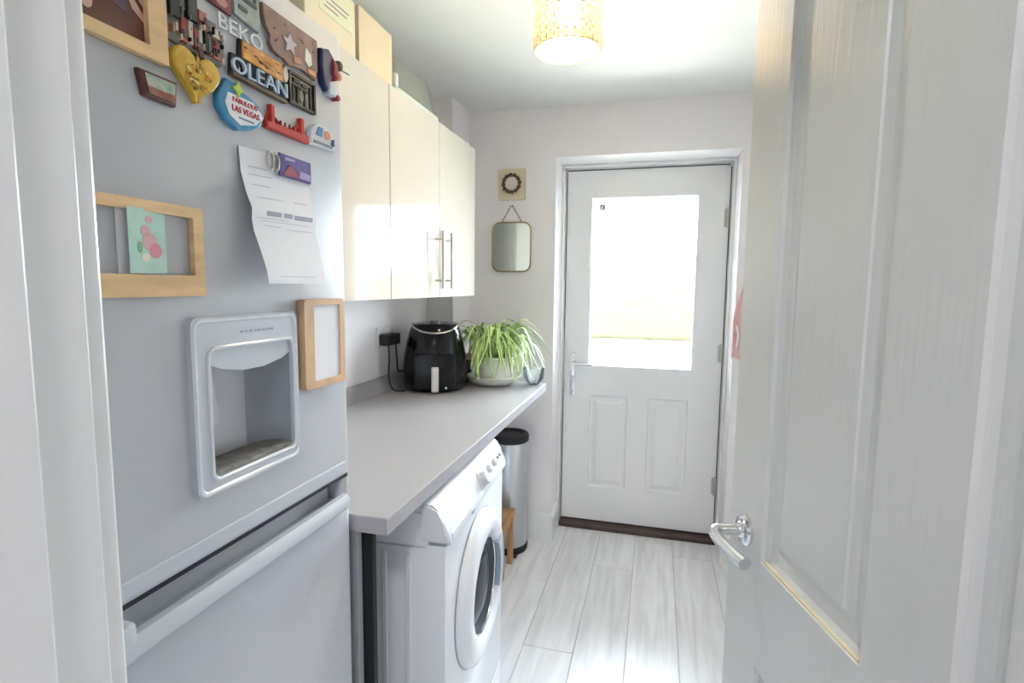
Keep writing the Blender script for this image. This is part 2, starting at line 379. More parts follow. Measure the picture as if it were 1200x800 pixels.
# ------------------------------------------------------------------ open panelled door (door_2)
LX, LY = .145, 1.02                                       # lock edge of the visible face
du = Vector((.2779, -.9606, 0)); dn = Vector((.9606, .2779, 0)); DW, DT, DH = .80, .036, 1.985
def dp(u, d, z): p = Vector((LX, LY, 0))+du*u+dn*d; return (p.x, p.y, z)
def dbox(bm, u0, u1, d0, d1, z0, z1, bev=0):
    b = bmesh.new(); bx(b, u0, u1, d0, d1, z0, z1, bev)
    for v in b.verts: v.co = Vector(dp(v.co.x, v.co.y, v.co.z))
    merge(bm, b)
d2 = thing('door_2', 'white four-panel wood-grained door standing open on the right', 'door', dp(DW, .02, 0), kind='structure')
PU = [(.116, .358), (.478, .69)]; PZ = [(.20, .74), (.92, 1.86)]
us = [0, PU[0][0], PU[0][1], PU[1][0], PU[1][1], DW]
FR = .016
def leaf(bm):
    dbox(bm, 0, DW, FR, DT, .006, DH)
    dbox(bm, 0, us[1], 0, FR, .006, DH); dbox(bm, us[4], DW, 0, FR, .006, DH)
    for a, b_ in ((us[1], us[2]), (us[3], us[4])):
        for z0, z1 in ((.006, PZ[0][0]), (PZ[0][1], PZ[1][0]), (PZ[1][1], DH)): dbox(bm, a, b_, 0, FR, z0, z1)
    dbox(bm, us[2], us[3], 0, FR, .006, DH)
mk('door_leaf', leaf, GRAIN, d2)
for a, b_ in PU:
    for z0, z1 in PZ:
        mk('door_panel', lambda bm: mould(bm, a, b_, z0, z1, [(0, 0), (.003, .006), (.012, .011), (.03, .0125), (.044, .009), (.046, .006)], dp), GRAIN, d2)
YEL = mat('yellowed_paint', (228, 220, 188), .5, var=.05, scale=60)
mk('yellowed_edge', lambda bm: dbox(bm, .120, .352, .0015, .0075, .9205, .9245), YEL, d2, label='yellowed paint along the panel bottom edge')
def door_axis_lathe(bm, prof, u, z, n=28):
    b = bmesh.new(); lathe(b, prof, (0, 0, 0), 'Z', n)
    o = Vector(dp(u, 0, z)); 
    for v in b.verts: x, y, h = v.co; v.co = o+du*x+Vector((0, 0, 1))*y-dn*h
    merge(bm, b)
hr = mk('handle_rose', lambda bm: door_axis_lathe(bm, [(.0265, 0), (.0265, .005), (.023, .009), (.014, .0095), (.012, .013), (0, .013)], .062, .95), CHROME, d2, smooth=True)
lv = [dp(.062, 0, .95), dp(.062, -.03, .95), dp(.062, -.048, .95), dp(.070, -.058, .9495), dp(.09, -.060, .948), dp(.13, -.056, .946), dp(.168, -.050, .944)]
mk('lever', lambda bm: tube(bm, curve_pts(lv, 5), .01, 12, rad=None), CHROME, hr, smooth=True)
for z in (.967, .933): mk('screw', lambda bm, z=z: door_axis_lathe(bm, [(.0042, .0088), (.0035, .0105), (0, .011)], .062, z, 10), STEEL, hr)
mk('latch_plate', lambda bm: dbox(bm, -.0012, 0, .008, .03, .89, 1.01), STEEL, d2)
for z in (.25, 1.7):
    mk('hinge', lambda bm, z=z: (dbox(bm, DW, DW+.0012, .006, DT, z-.05, z+.05),), STEEL, d2)

# ------------------------------------------------------------------ fridge freezer
FX, FY0, FY1 = -.555, .306, .892
fg = thing('fridge_freezer', 'tall silver fridge freezer with water dispenser, covered in magnets', 'fridge', (-.82, .6, 0))
mk('cabinet', B(-1.09, -.606, FY0+.004, FY1-.004, .03, 1.788, bev=.006), SILVER, fg)
mk('plinth', B(-1.06, -.62, FY0+.02, FY1-.02, 0, .05), BLACKM, fg)
def vprofile(x0, x1, y0, y1, r, n=6):
    """plan outline with rounded front vertical corners"""
    P = [(x0, y0), (x0, y1)]
    P += [(x1-r+r*math.sin(PI/2*k/n), y1-r+r*math.cos(PI/2*k/n)) for k in range(n+1)]
    P += [(x1-r+r*math.cos(PI/2*k/n), y0+r-r*math.sin(PI/2*k/n)) for k in range(n+1)]
    return P
def boolean(o, cut):
    md = o.modifiers.new('b', 'BOOLEAN'); md.object = cut; md.operation = 'DIFFERENCE'; md.solver = 'EXACT'
    bpy.context.view_layer.update(); dg = bpy.context.evaluated_depsgraph_get()
    me = bpy.data.meshes.new_from_object(o.evaluated_get(dg)); o.modifiers.remove(md); o.data = me
    bpy.data.objects.remove(cut)
ud = mk('upper_door', lambda bm: prism(bm, vprofile(-.606, FX, FY0, FY1, .018), 1.006, 1.786, 'Z', bev=.004), SILVER, fg, smooth=True)
ct = mk('cut', B(-.60, -.5, .558, .722, 1.106, 1.276), SILVER, fg)
boolean(ud, ct)
mk('lower_trim', B(FX-.03, FX+.0025, FY0+.02, FY1-.024, 1.009, 1.031, bev=.002), SILVER2, ud)
mk('brand_lettering', lambda bm: text_on(bm, 'BEKO', .0265, (FX+.0015, .642, 1.6935), 'X', sx=1.25, thick=.0015), mat('white_badge', (240, 240, 240), .3), ud, label='raised white BEKO lettering')
ld = mk('lower_door', lambda bm: (prism(bm, vprofile(-.606, FX, FY0, FY1, .018), .06, .958, 'Z', bev=.003),
      prism(bm, vprofile(-.606, FX-.026, FY0+.012, FY1-.03, .012), .958, .9975, 'Z'),
      prism(bm, vprofile(-.606, FX, FY1-.032, FY1, .018), .958, .9975, 'Z'), prism(bm, vprofile(-.606, FX, FY0, FY0+.04, .015), .958, .9975, 'Z')), SILVER, fg, smooth=True)
def grip(bm):
    P = [(FX-.026, .958), (FX-.004, .9475), (FX+.012, .9445), (FX+.021, .953), (FX+.021, .966), (FX+.015, .974), (FX+.006, .975), (FX+.001, .968), (FX-.01, .962)]
    b = bmesh.new(); y0, y1 = .36, .853
    A = [b.verts.new((x, y0, z)) for x, z in P]; C = [b.verts.new((x, y1, z)) for x, z in P]; n = len(P)
    for i in range(n): b.faces.new((A[i], A[(i+1) % n], C[(i+1) % n], C[i]))
    b.faces.new(A); b.faces.new(C[::-1]); merge(bm, b)
hg = mk('door_handle', grip, SILVER2, ld, smooth=True)
mk('handle_end', B(FX-.02, FX+.019, .395, .432, .946, .991, bev=.005), SILVER2, ld, smooth=True)
mk('gasket', B(-.60, FX-.0015, FY0+.008, FY1-.012, .9985, 1.0065), RUBBER, fg)
# dispenser
dsp = mk('dispenser_panel', lambda bm: prism(bm, rrect(.530, .732, 1.085, 1.317, .012), FX-.002, FX+.008, 'X', hole=rrect(.558, .720, 1.106, 1.274, .012)), SILVER2, fg, smooth=True)
mk('dispenser_rim', lambda bm: (tube(bm, [(FX+.0065, u, v) for u, v in rrect(.5345, .7275, 1.0895, 1.3125, .012)], .0042, 8, closed=True),
      tube(bm, [(FX+.0075, u, v) for u, v in rrect(.5555, .7225, 1.1035, 1.2765, .012)], .003, 8, closed=True)), mat('rim_bright', (222, 226, 232), .25, metal=.1), dsp, smooth=True)
def liner(bm):
    x0, x1, y0, y1, z0, z1 = -.602, FX+.001, .5582, .7198, 1.1062, 1.2738
    b = bmesh.new(); r = .022
    P = [(x1, y0), (x0+r, y0+.006)]+[(x0+r-r*math.sin(PI/2*k/5), y0+.006+r-r*math.cos(PI/2*k/5)) for k in range(6)]
    P += [(x0, y1-.05), (x0+.012, y1-.02), (x0+.03, y1-.004), (x1, y1)]
    A = [b.verts.new((x, y, z0)) for x, y in P]; C = [b.verts.new((x, y, z1 if x > x1-.004 else z1)) for x, y in P]
    for i in range(len(P)-1): b.faces.new((A[i], A[i+1], C[i+1], C[i]))
    b.faces.new(A); b.faces.new(C[::-1]); merge(bm, b)
mk('recess_liner', liner, SILDK, dsp, smooth=True)
mk('spout_housing', lambda bm: prism(bm, [(.5585, 1.2735), (.7195, 1.2735), (.7195, 1.255), (.70, 1.247), (.66, 1.240), (.62, 1.240), (.58, 1.247), (.5585, 1.256)], -.60, FX+.003, 'X'), SILVER2, dsp)
mk('paddle', lambda bm: prism(bm, [(.585, 1.236), (.60, 1.236), (.612, 1.172), (.604, 1.163), (.584, 1.166)], -.592, -.586, 'X', bev=.001), SILVER2, dsp)
def tray(bm):
    bx(bm, -.6, FX+.004, .560, .7185, 1.1064, 1.113)
    for k in range(9): bx(bm, -.596+.0045*k, -.5945+.0045*k, .566, .712, 1.113, 1.1152)
mk('drip_tray', tray, TRAY, dsp)
mk('panel_text', lambda bm: [bx(bm, FX+.0078, FX+.0086, .612+dy, .612+dy+wd, 1.2925, 1.2955) for dy, wd in ((0, .005), (.009, .004), (.017, .006), (.028, .003), (.034, .005), (.042, .006), (.051, .004), (.058, .007))], INK, dsp, label='row of tiny grey marks')

# magnets, frames and papers on the fridge -------------------------------------------------
def pcol(n, rgb, r=.45, **k): return mat('print_'+n, rgb, r, **k)
MG = 'magnets on the fridge door'
def plate(parent, name, pts, m, d0, d1, bev=0, label=None):
    return mk(name, lambda bm: prism(bm, pts, FX+d0, FX+d1, 'X', bev), m, parent, label=label)
def frame_ring(outer, inner, d0, d1): return lambda bm: prism(bm, rrect(*outer, .001, 1), FX+d0, FX+d1, 'X', hole=rrect(*inner, .001, 1))
E0 = .0008
# photograph in birch frame
t = thing('framed_photo', 'birch framed dark brown photo at the fridge top, beside the doorway', 'photo frame', (FX, .43, 1.604))
mk('frame', frame_ring((.335, .518, 1.604, 1.78), (.352, .4945, 1.6175, 1.765), E0, .010), PINE, t)
ph = plate(t, 'photo', rrect(.351, .4955, 1.6165, 1.766, .001, 1), pcol('brown_photo', (74, 44, 36), .3, rgb2=(112, 70, 54), scale=22), E0, .003, label='dark brown photo with pale limbs')
plate(ph, 'photo_print', [(.40, 1.68), (.44, 1.652), (.475, 1.642), (.478, 1.69), (.44, 1.72)], pcol('mauve', (98, 72, 84), .4, var=.15), .003, .0034)
plate(ph, 'photo_print', [(.470, 1.672), (.481, 1.650), (.4945, 1.640), (.4945, 1.648), (.482, 1.662), (.475, 1.685)], pcol('skin', (214, 176, 160), .4), .0034, .0038)
plate(ph, 'photo_print', [(.480, 1.682), (.490, 1.660), (.4945, 1.657), (.4945, 1.675), (.488, 1.69)], pcol('skin', (214, 176, 160)), .0034, .0038)
plate(ph, 'photo_print', ellipse(.432, 1.636, .006, .008), pcol('skin', (214, 176, 160)), .0034, .0038)
# small burgundy magnet
t = thing('fridge_magnet', 'small burgundy rectangular magnet with teal picture below the birch photo frame', 'magnet', (FX, .505, 1.562), MG)
plate(t, 'backing', [(.481, 1.590), (.530, 1.5905), (.527, 1.562), (.487, 1.5635)], pcol('burgundy', (92, 46, 46), .35), E0, .008, .002)
plate(t, 'picture', [(.488, 1.587), (.5265, 1.587), (.524, 1.5655), (.492, 1.5665)], pcol('cream_teal', (196, 190, 172), .4, rgb2=(110, 160, 152), scale=90), .008, .0088)
plate(t, 'picture', [(.490, 1.574), (.5255, 1.574), (.524, 1.5655), (.492, 1.5665)], pcol('rust', (128, 62, 52), .4, rgb2=(168, 120, 100), scale=160), .0088, .0092)
# yellow heart
def heart(cy, cz, sx, sz, n=36, rot=0):
    P = []
    for k in range(n):
        a = 2*PI*k/n; x = 16*math.sin(a)**3/16; y = (13*math.cos(a)-5*math.cos(2*a)-2*math.cos(3*a)-math.cos(4*a))/15+.15
        P.append((cy+sx*(x*math.cos(rot)-y*math.sin(rot)), cz+sz*(x*math.sin(rot)+y*math.cos(rot))))
    return P
t = thing('fridge_magnet', 'mustard yellow heart-shaped magnet with orange patterning', 'magnet', (FX, .56, 1.577), MG)
plate(t, 'backing', heart(.558, 1.606, .036, .031, rot=-.05), pcol('mustard', (196, 156, 40), .4, rgb2=(222, 184, 70), scale=80), E0, .010, .003)
HC = [pcol('pale_yellow', (226, 200, 112)), pcol('orange', (210, 146, 56)), pcol('olive', (150, 118, 34)), pcol('honey', (206, 166, 58))]
rh = random.Random(3)
for k in range(26):
    an = rh.uniform(0, 2*PI); q = math.sqrt(rh.random()); y = .557+.021*q*math.cos(an); z = 1.607+.016*q*math.sin(an)-.0; r_ = rh.uniform(.0022, .0042)
    plate(t, 'relief', [(y+r_*rh.uniform(.7, 1.3)*math.cos(j*PI/3), z+r_*rh.uniform(.6, 1.1)*math.sin(j*PI/3)) for j in range(6)], HC[k % 4], .0098, .0112+.0006*(k % 3))
plate(t, 'hanging_tab', [(.558, 1.642), (.566, 1.640), (.567, 1.630), (.560, 1.631)], pcol('dark_brown', (70, 40, 34)), .009, .012)
# dark city skyline magnet
t = thing('fridge_magnet', 'black cut-out skyline magnet with red and white letters beside the wooden photo frame', 'magnet', (FX, .565, 1.636), MG)
plate(t, 'backing', [(.523, 1.637), (.600, 1.634), (.606, 1.640), (.606, 1.672), (.596, 1.676), (.594, 1.684), (.580, 1.684), (.579, 1.690), (.564, 1.690), (.563, 1.700), (.548, 1.700), (.547, 1.694), (.540, 1.694), (.539, 1.706), (.523, 1.706), (.520, 1.68)], pcol('grey_stone', (132, 128, 122), .6, var=.2, scale=120), E0, .005)
for y0, y1, z0, z1, n, c, h in ((.5235, .537, 1.664, 1.705, 'black', (26, 28, 30), .010), (.539, .547, 1.640, 1.668, 'rust2', (150, 70, 56), .009), (.5485, .562, 1.670, 1.699, 'black', (26, 28, 30), .010), (.549, .555, 1.642, 1.668, 'bone', (204, 196, 178), .009), (.557, .562, 1.640, 1.664, 'rust2', (150, 70, 56), .009),
        (.565, .577, 1.676, 1.688, 'rust3', (168, 104, 88), .009), (.5645, .570, 1.650, 1.672, 'bone', (204, 196, 178), .008), (.572, .576, 1.640, 1.682, 'black', (26, 28, 30), .010), (.578, .583, 1.640, 1.660, 'slate', (92, 110, 116), .009), (.585, .596, 1.665, 1.676, 'bone', (204, 196, 178), .009), (.585, .596, 1.652, 1.662, 'rust2', (150, 70, 56), .009), (.586, .597, 1.640, 1.650, 'rust3', (168, 104, 88), .009), (.599, .604, 1.638, 1.645, 'bone', (204, 196, 178), .009)):
    plate(t, 'letter_block', [(y0, z0), (y1, z0), (y1, z1), (y0, z1)], pcol(n, c), .005, h, .0006)
rs = random.Random(5)
SKC = [pcol('black', (26, 28, 30)), pcol('bone', (204, 196, 178)), pcol('slate', (92, 110, 116)), pcol('black', (26, 28, 30)), pcol('rust3', (168, 104, 88))]
for k in range(34):
    y = rs.uniform(.524, .600); z = rs.uniform(1.638, 1.672); wy = rs.uniform(.0012, .003); wz = rs.uniform(.003, .009)
    plate(t, 'letter_block', [(y, z), (y+wy, z), (y+wy, z+wz), (y, z+wz)], SKC[k % 5], .005, .0095+.0012*(k % 3))
# maroon strip and teal plate at the top edge
t = thing('fridge_magnet', 'maroon magnet strip at the top edge, above the skyline magnet', 'magnet', (FX, .6, 1.708), MG)
plate(t, 'backing', [(.578, 1.709), (.622, 1.706), (.624, 1.735), (.578, 1.738)], pcol('maroon', (110, 36, 44)), E0, .005)
plate(t, 'picture', ellipse(.605, 1.716, .010, .006, 14), pcol('dusty_pink', (176, 120, 116)), .005, .0062)
t = thing('fridge_magnet', 'grey-green picture magnet above the white fridge lettering', 'magnet', (FX, .65, 1.706), MG)
plate(t, 'backing', [(.627, 1.712), (.672, 1.706), (.676, 1.76), (.628, 1.765)], pcol('sea_grey', (128, 142, 138), .35, rgb2=(164, 174, 172), scale=60), E0, .006, .001)
for y0, y1, z0, z1 in ((.634, .65, 1.722, 1.727), (.642, .668, 1.735, 1.74), (.652, .656, 1.742, 1.758), (.662, .667, 1.742, 1.757)):
    plate(t, 'picture', [(y0, z0), (y1, z0), (y1, z1), (y0, z1)], pcol('dark_teal', (58, 74, 74)), .006, .0068)
# brown state-shaped magnet with star
t = thing('fridge_magnet', 'brown map-shaped magnet with pale star and white patch', 'magnet', (FX, .74, 1.69), MG)
plate(t, 'backing', [(.680, 1.752), (.806, 1.752), (.806, 1.705), (.800, 1.688), (.782, 1.690), (.764, 1.694), (.745, 1.690), (.733, 1.688), (.722, 1.693), (.712, 1.692), (.700, 1.695), (.692, 1.703), (.695, 1.715), (.686, 1.722), (.681, 1.735)], pcol('cocoa', (118, 94, 84), .5, rgb2=(150, 120, 108), scale=50), E0, .007, .0012)
star = [(.735+(.017 if k % 2 == 0 else .007)*math.sin(2*PI*k/10)*1.05, 1.718+(.017 if k % 2 == 0 else .007)*math.cos(2*PI*k/10)) for k in range(10)]
plate(t, 'star', star, pcol('pale_lilac', (196, 184, 194)), .007, .009, .0006)
plate(t, 'picture', [(.772, 1.728), (.786, 1.722), (.788, 1.708), (.780, 1.701), (.770, 1.708)], pcol('off_white', (226, 222, 206)), .007, .009, .0006)
plate(t, 'picture', [(.776, 1.698), (.796, 1.70), (.797, 1.692), (.780, 1.692)], pcol('peach', (220, 156, 116)), .007, .009, .0006)
plate(t, 'picture', [(.742, 1.705), (.760, 1.707), (.762, 1.697), (.745, 1.695)], pcol('tan_pink', (190, 140, 118)), .007, .0085, .0006)
for k in range(26):
    y = rs.uniform(.70, .795); z = rs.uniform(1.702, 1.744); wy = rs.uniform(.002, .006); wz = rs.uniform(.0015, .004)
    if abs(y-.735) < .02 and abs(z-1.718) < .02: continue
    plate(t, 'relief', [(y, z), (y+wy, z+.001), (y+wy*.8, z+wz), (y+wy*.1, z+wz*.8)], [pcol('cocoa_dark', (96, 72, 64)), pcol('tan_pink', (190, 140, 118)), pcol('dust', (164, 146, 140))][k % 3], .007, .0082)
# orange sunset letters magnet
t = thing('fridge_magnet', 'orange sunset magnet with big blue and white letters', 'magnet', (FX, .675, 1.63), MG)
plate(t, 'backing', [(.616, 1.634), (.724, 1.631), (.728, 1.672), (.725, 1.684), (.634, 1.684), (.632, 1.66), (.618, 1.66)], pcol('near_black', (28, 30, 36)), E0, .006)
plate(t, 'picture', [(.637, 1.660), (.716, 1.656), (.716, 1.682), (.637, 1.682)], pcol('sunset', (196, 128, 60), .4, rgb2=(232, 176, 96), scale=40), .006, .009, .0008)
mk('lettering', lambda bm: text_on(bm, 'OLEAN', .029, (FX+.008, .671, 1.645), 'X', sx=1.2, thick=.0018), pcol('ice_blue', (176, 196, 214)), t, label='pale blue raised letters')
plate(t, 'edge_strip', [(.616, 1.631), (.724, 1.628), (.724, 1.632), (.616, 1.635)], pcol('bronze', (92, 76, 54)), E0, .010)
plate(t, 'side_relief', ellipse(.7215, 1.669, .006, .011, 12), pcol('bone', (204, 196, 178)), .006, .010, .001)
for k in range(20):
    y = rs.uniform(.640, .708); z = rs.uniform(1.661, 1.678)
    plate(t, 'relief', ellipse(y, z, rs.uniform(.002, .006), rs.uniform(.001, .002), 7), [pcol('amber', (220, 150, 70)), pcol('gold_pale', (236, 194, 122)), pcol('umber', (140, 88, 46))][k % 3], .009, .0097)
for k in range(16):
    y = .622+.006*k; z = 1.636+.002*rs.random()
    plate(t, 'relief', [(y, z), (y+.003, z), (y+.003, z+rs.uniform(.004, .012)), (y, z+.006)], [pcol('deep_blue', (52, 74, 112)), pcol('ice', (196, 206, 214)), pcol('near_black', (28, 30, 36))][k % 3], .006, .0075)
# black lattice magnet
t = thing('fridge_magnet', 'small black framed lattice magnet with grey relief under the star magnet', 'magnet', (FX, .765, 1.632), MG)
mk('frame', frame_ring((.732, .797, 1.633, 1.681), (.7365, .7925, 1.637, 1.677), E0, .008), pcol('black', (26, 28, 30)), t)
plate(t, 'backing', [(.735, 1.635), (.794, 1.635), (.794, 1.679), (.735, 1.679)], pcol('silver_grey', (172, 170, 160), .4, var=.15, scale=90), E0, .003)
for y0, y1, z0, z1 in ((.741, .745, 1.638, 1.662), (.752, .756, 1.638, 1.664), (.770, .774, 1.638, 1.664), (.784, .787, 1.638, 1.672), (.740, .780, 1.661, 1.664), (.744, .760, 1.668, 1.674), (.765, .778, 1.667, 1.671)):
    plate(t, 'bar', [(y0, z0), (y1, z0), (y1, z1), (y0, z1)], pcol('black', (26, 28, 30)), .003, .0065)
plate(t, 'relief', ellipse(.763, 1.652, .006, .010, 10), pcol('stone', (126, 124, 112)), .003, .006, .001)
# blue red and white moulded magnet
t = thing('fridge_magnet', 'moulded navy, red and white magnet with thin rod at the far top corner', 'magnet', (FX, .835, 1.68), MG)
plate(t, 'backing', [(.812, 1.744), (.832, 1.750), (.845, 1.742), (.842, 1.715), (.836, 1.690), (.826, 1.680), (.816, 1.690), (.810, 1.715)], pcol('navy', (36, 44, 92)), E0, .012, .004)
plate(t, 'relief', [(.838, 1.738), (.852, 1.732), (.856, 1.712), (.848, 1.704), (.836, 1.710)], pcol('crimson', (142, 26, 36)), E0, .016, .004)
plate(t, 'relief', ellipse(.860, 1.733, .0085, .0085, 14), pcol('dark_brown', (70, 40, 34)), E0, .016, .004)
plate(t, 'relief', ellipse(.860, 1.715, .0065, .006, 12), pcol('peach', (220, 156, 116)), E0, .015, .003)
plate(t, 'relief', [(.828, 1.698), (.846, 1.701), (.856, 1.690), (.850, 1.678), (.832, 1.678)], pcol('sky_white', (204, 214, 226)), E0, .013, .004)
plate(t, 'relief', ellipse(.856, 1.679, .006, .005, 10), pcol('crimson', (142, 26, 36)), E0, .013, .002)
mk('rod', lambda bm: tube(bm, [(FX+.012, .862, 1.728), (FX+.016, .884, 1.727)], .0014, 8), pcol('stone', (126, 124, 112)), t)
# blue sign-shaped magnet
t = thing('fridge_magnet', 'blue diamond-shaped sign magnet with white face and red lettering', 'magnet', (FX, .63, 1.562), MG)
SG = [(.598, 1.612), (.606, 1.624), (.622, 1.622), (.626, 1.612), (.648, 1.612), (.664, 1.606), (.673, 1.592), (.664, 1.576), (.645, 1.568), (.622, 1.562), (.602, 1.570), (.590, 1.585), (.590, 1.600)]
plate(t, 'backing', SG, pcol('sign_blue', (38, 122, 168), .35, rgb2=(62, 146, 190), scale=60), E0, .009, .003)
plate(t, 'sign_face', [(.605, 1.606), (.650, 1.606), (.665, 1.596), (.668, 1.590), (.655, 1.577), (.625, 1.569), (.606, 1.578), (.600, 1.592)], pcol('sign_white', (232, 234, 238)), .009, .0105, .0006)
mk('lettering', lambda bm: (text_on(bm, 'FABULOUS', .0085, (FX+.011, .634, 1.599), 'X', sx=1.1, thick=.0006), text_on(bm, 'LAS VEGAS', .0110, (FX+.011, .635, 1.588), 'X', sx=.95, thick=.0006)), pcol('sign_red', (196, 52, 62)), t, label='two rows of red letters')
mk('lettering', lambda bm: bx(bm, FX+.0104, FX+.0112, .622, .650, 1.5775, 1.5795), pcol('sign_line', (120, 140, 170)), t)
plate(t, 'star', [(.622+(.011 if k % 2 == 0 else .005)*math.sin(2*PI*k/8), 1.614+(.011 if k % 2 == 0 else .005)*math.cos(2*PI*k/8)) for k in range(8)], pcol('lime', (186, 206, 84)), .008, .012)
# red suspension bridge
t = thing('fridge_magnet', 'red suspension bridge magnet', 'magnet', (FX, .725, 1.58), MG)
RED = pcol('bridge_red', (178, 44, 38), .4)
plate(t, 'deck', [(.677, 1.592), (.772, 1.594), (.775, 1.582), (.678, 1.582)], RED, E0, .010, .002)
cab = [(.690+.07*k/10, 1.595+.017*(2*k/10-1)**2) for k in range(11)]
plate(t, 'cable', cab+[(.760, 1.592), (.690, 1.592)], RED, E0, .005)
for y in (.692, .760): plate(t, 'tower', [(y-.004, 1.585), (y+.004, 1.585), (y+.0035, 1.617), (y-.0035, 1.617)], RED, E0, .009, .001)
plate(t, 'cable', [(.678, 1.592), (.692, 1.612), (.692, 1.592)], RED, E0, .005); plate(t, 'cable', [(.760, 1.592), (.760, 1.612), (.774, 1.592)], RED, E0, .005)
for k in range(6): plate(t, 'hanger', [(.700+.01*k, 1.591), (.7015+.01*k, 1.591), (.7015+.01*k, 1.600), (.700+.01*k, 1.600)], pcol('bridge_dark', (122, 26, 24)), .005, .0075)
# domed picture magnet
t = thing('fridge_magnet', 'white dome-shaped magnet with blue and orange picture, right of the red bridge', 'magnet', (FX, .812, 1.58), MG)
arch = [(.780, 1.584), (.846, 1.586), (.848, 1.598)]+[(.8135+.0335*math.cos(PI*k/10), 1.600+.022*math.sin(PI*k/10)) for k in range(11)]+[(.779, 1.596)]
plate(t, 'backing', arch, pcol('dome_white', (214, 216, 224), .35), E0, .009, .002)
plate(t, 'picture', [(.792, 1.602), (.808, 1.602), (.812, 1.616), (.800, 1.616)], pcol('dome_blue', (92, 118, 168)), .009, .011, .0008)
plate(t, 'picture', ellipse(.824, 1.608, .008, .007, 12), pcol('peach', (220, 156, 116)), .009, .0115, .0008)
plate(t, 'picture', [(.834, 1.594), (.843, 1.594), (.843, 1.606), (.836, 1.604)], pcol('navy', (36, 44, 92)), .009, .011, .0006)
plate(t, 'caption_bar', [(.786, 1.588), (.838, 1.589), (.838, 1.593), (.786, 1.592)], pcol('caption_grey', (132, 136, 150)), .009, .0105)
# birch frame with card
t = thing('magnetic_frame', 'empty birch wood frame stuck on the fridge behind a greeting card', 'frame', (FX, .45, 1.343))
mk('frame', frame_ring((.345, .556, 1.3435, 1.450), (.358, .5415, 1.3685, 1.4375), E0, .009), PINE, t)
t = thing('greeting_card', 'mint green greeting card with pink flowers inside the birch frame', 'card', (FX, .478, 1.369))
mk('back_leaf', lambda bm: prism(bm, [(FX+.0012, .449), (FX+.002, .449), (FX+.003, .497), (FX+.0022, .497)], 1.369, 1.439, 'Z'), PAPER, t)
def cardp(u, v, d=0): return (FX+.006+.004*(1-u)+d, .455+.049*u, 1.3695+.0705*v)
def flat(pts, d, th=.0006):
    def f(bm):
        b = bmesh.new(); A = [b.verts.new(cardp(u, v, d)) for u, v in pts]; C = [b.verts.new(cardp(u, v, d+th)) for u, v in pts]; n = len(pts)
        b.faces.new(A); b.faces.new(C[::-1])
        for i in range(n): b.faces.new((A[i], A[(i+1) % n], C[(i+1) % n], C[i]))
        merge(bm, b)
    return f
fl_ = mk('front_leaf', flat([(0, 0), (1, 0), (1, 1), (0, 1)], 0, .0008), pcol('mint', (168, 208, 196), .6, rgb2=(190, 220, 208), scale=40), t)
for u, v, ru, rv, n, c in ((.55, .50, .20, .14, 'blossom', (214, 164, 170)), (.70, .36, .17, .12, 'rose', (206, 128, 142)), (.45, .66, .13, .09, 'blossom', (214, 164, 170)), (.42, .25, .12, .07, 'cream_f', (228, 226, 206)), (.55, .84, .10, .06, 'blossom', (214, 164, 170)), (.28, .40, .07, .09, 'leafg', (120, 170, 130))):
    mk('printed_flower', flat(ellipse(u, v, ru, rv, 14), .0008+.0001*(n == 'rose'), .0003), pcol(n, c), fl_)
# letter held by a clip magnet
t = thing('paper_letter', 'curling white printed letter held on the fridge by a magnet', 'paper', (FX, .71, 1.36))
PR = [(.001, 1.5545), (.002, 1.52), (.008, 1.49), (.0145, 1.468), (.013, 1.452), (.015, 1.435), (.023, 1.405), (.029, 1.380), (.031, 1.360)]
def paper_pt(u, v, lift=0):
    s = v*(len(PR)-1); i = min(int(s), len(PR)-2); f = s-i
    d = PR[i][0]*(1-f)+PR[i+1][0]*f; z = PR[i][1]*(1-f)+PR[i+1][1]*f
    d = d*(1.25-.4*u)+.0015; z += -.010*(1-v)*(1-u)+0*u
    return Vector((FX+d+lift, .628+.148*u+.004*v, z))
def sheet(u0, u1, v0, v1, nu, nv, lift, th):
    def f(bm):
        b = bmesh.new(); G = []
        for k in (0, 1): G.append([[b.verts.new(paper_pt(u0+(u1-u0)*i/nu, v0+(v1-v0)*j/nv, lift+k*th)) for j in range(nv+1)] for i in range(nu+1)])
        for i in range(nu):
            for j in range(nv):
                for g in G: b.faces.new((g[i][j], g[i+1][j], g[i+1][j+1], g[i][j+1]))
        for i in range(nu):
            for j in (0, nv): b.faces.new((G[0][i][j], G[0][i+1][j], G[1][i+1][j], G[1][i][j]))
        for j in range(nv):
            for i in (0, nu): b.faces.new((G[0][i][j], G[0][i][j+1], G[1][i][j+1], G[1][i][j]))
        merge(bm, b)
    return f
sh = mk('sheet', sheet(0, 1, 0, 1, 6, 24, 0, .0005), PAPER, t, smooth=True)
INK2 = mat('pale_ink', (206, 206, 216), .8); 
for v, a, b_, h, m in ((.09, .1, .35, .008, INK2), (.13, .1, .42, .008, INK2), (.19, .1, .36, .008, INK2), (.27, .12, .5, .010, INK2), (.27, .68, .9, .010, INK2), (.385, .2, .42, .055, INK), (.385, .46, .60, .055, INK), (.395, .63, .95, .055, INK), (.47, .06, .55, .007, INK2), (.50, .12, .9, .008, INK2), (.55, .16, .42, .010, INK2), (.57, .5, .93, .010, INK2), (.93, .2, .85, .008, INK2)):
    mk('printed_line', sheet(a, b_, v, v+h, 3, 2, .0006, .0002), m, sh)
t = thing('clip_magnet', 'magnet with purple picture and metal loop clipping the letter', 'magnet', (FX, .73, 1.515), MG)
plate(t, 'picture', [(.702, 1.5525), (.776, 1.5525), (.776, 1.5195), (.702, 1.5195)], pcol('purple', (72, 62, 128), .35, rgb2=(104, 88, 150), scale=70), .006, .010, .001)
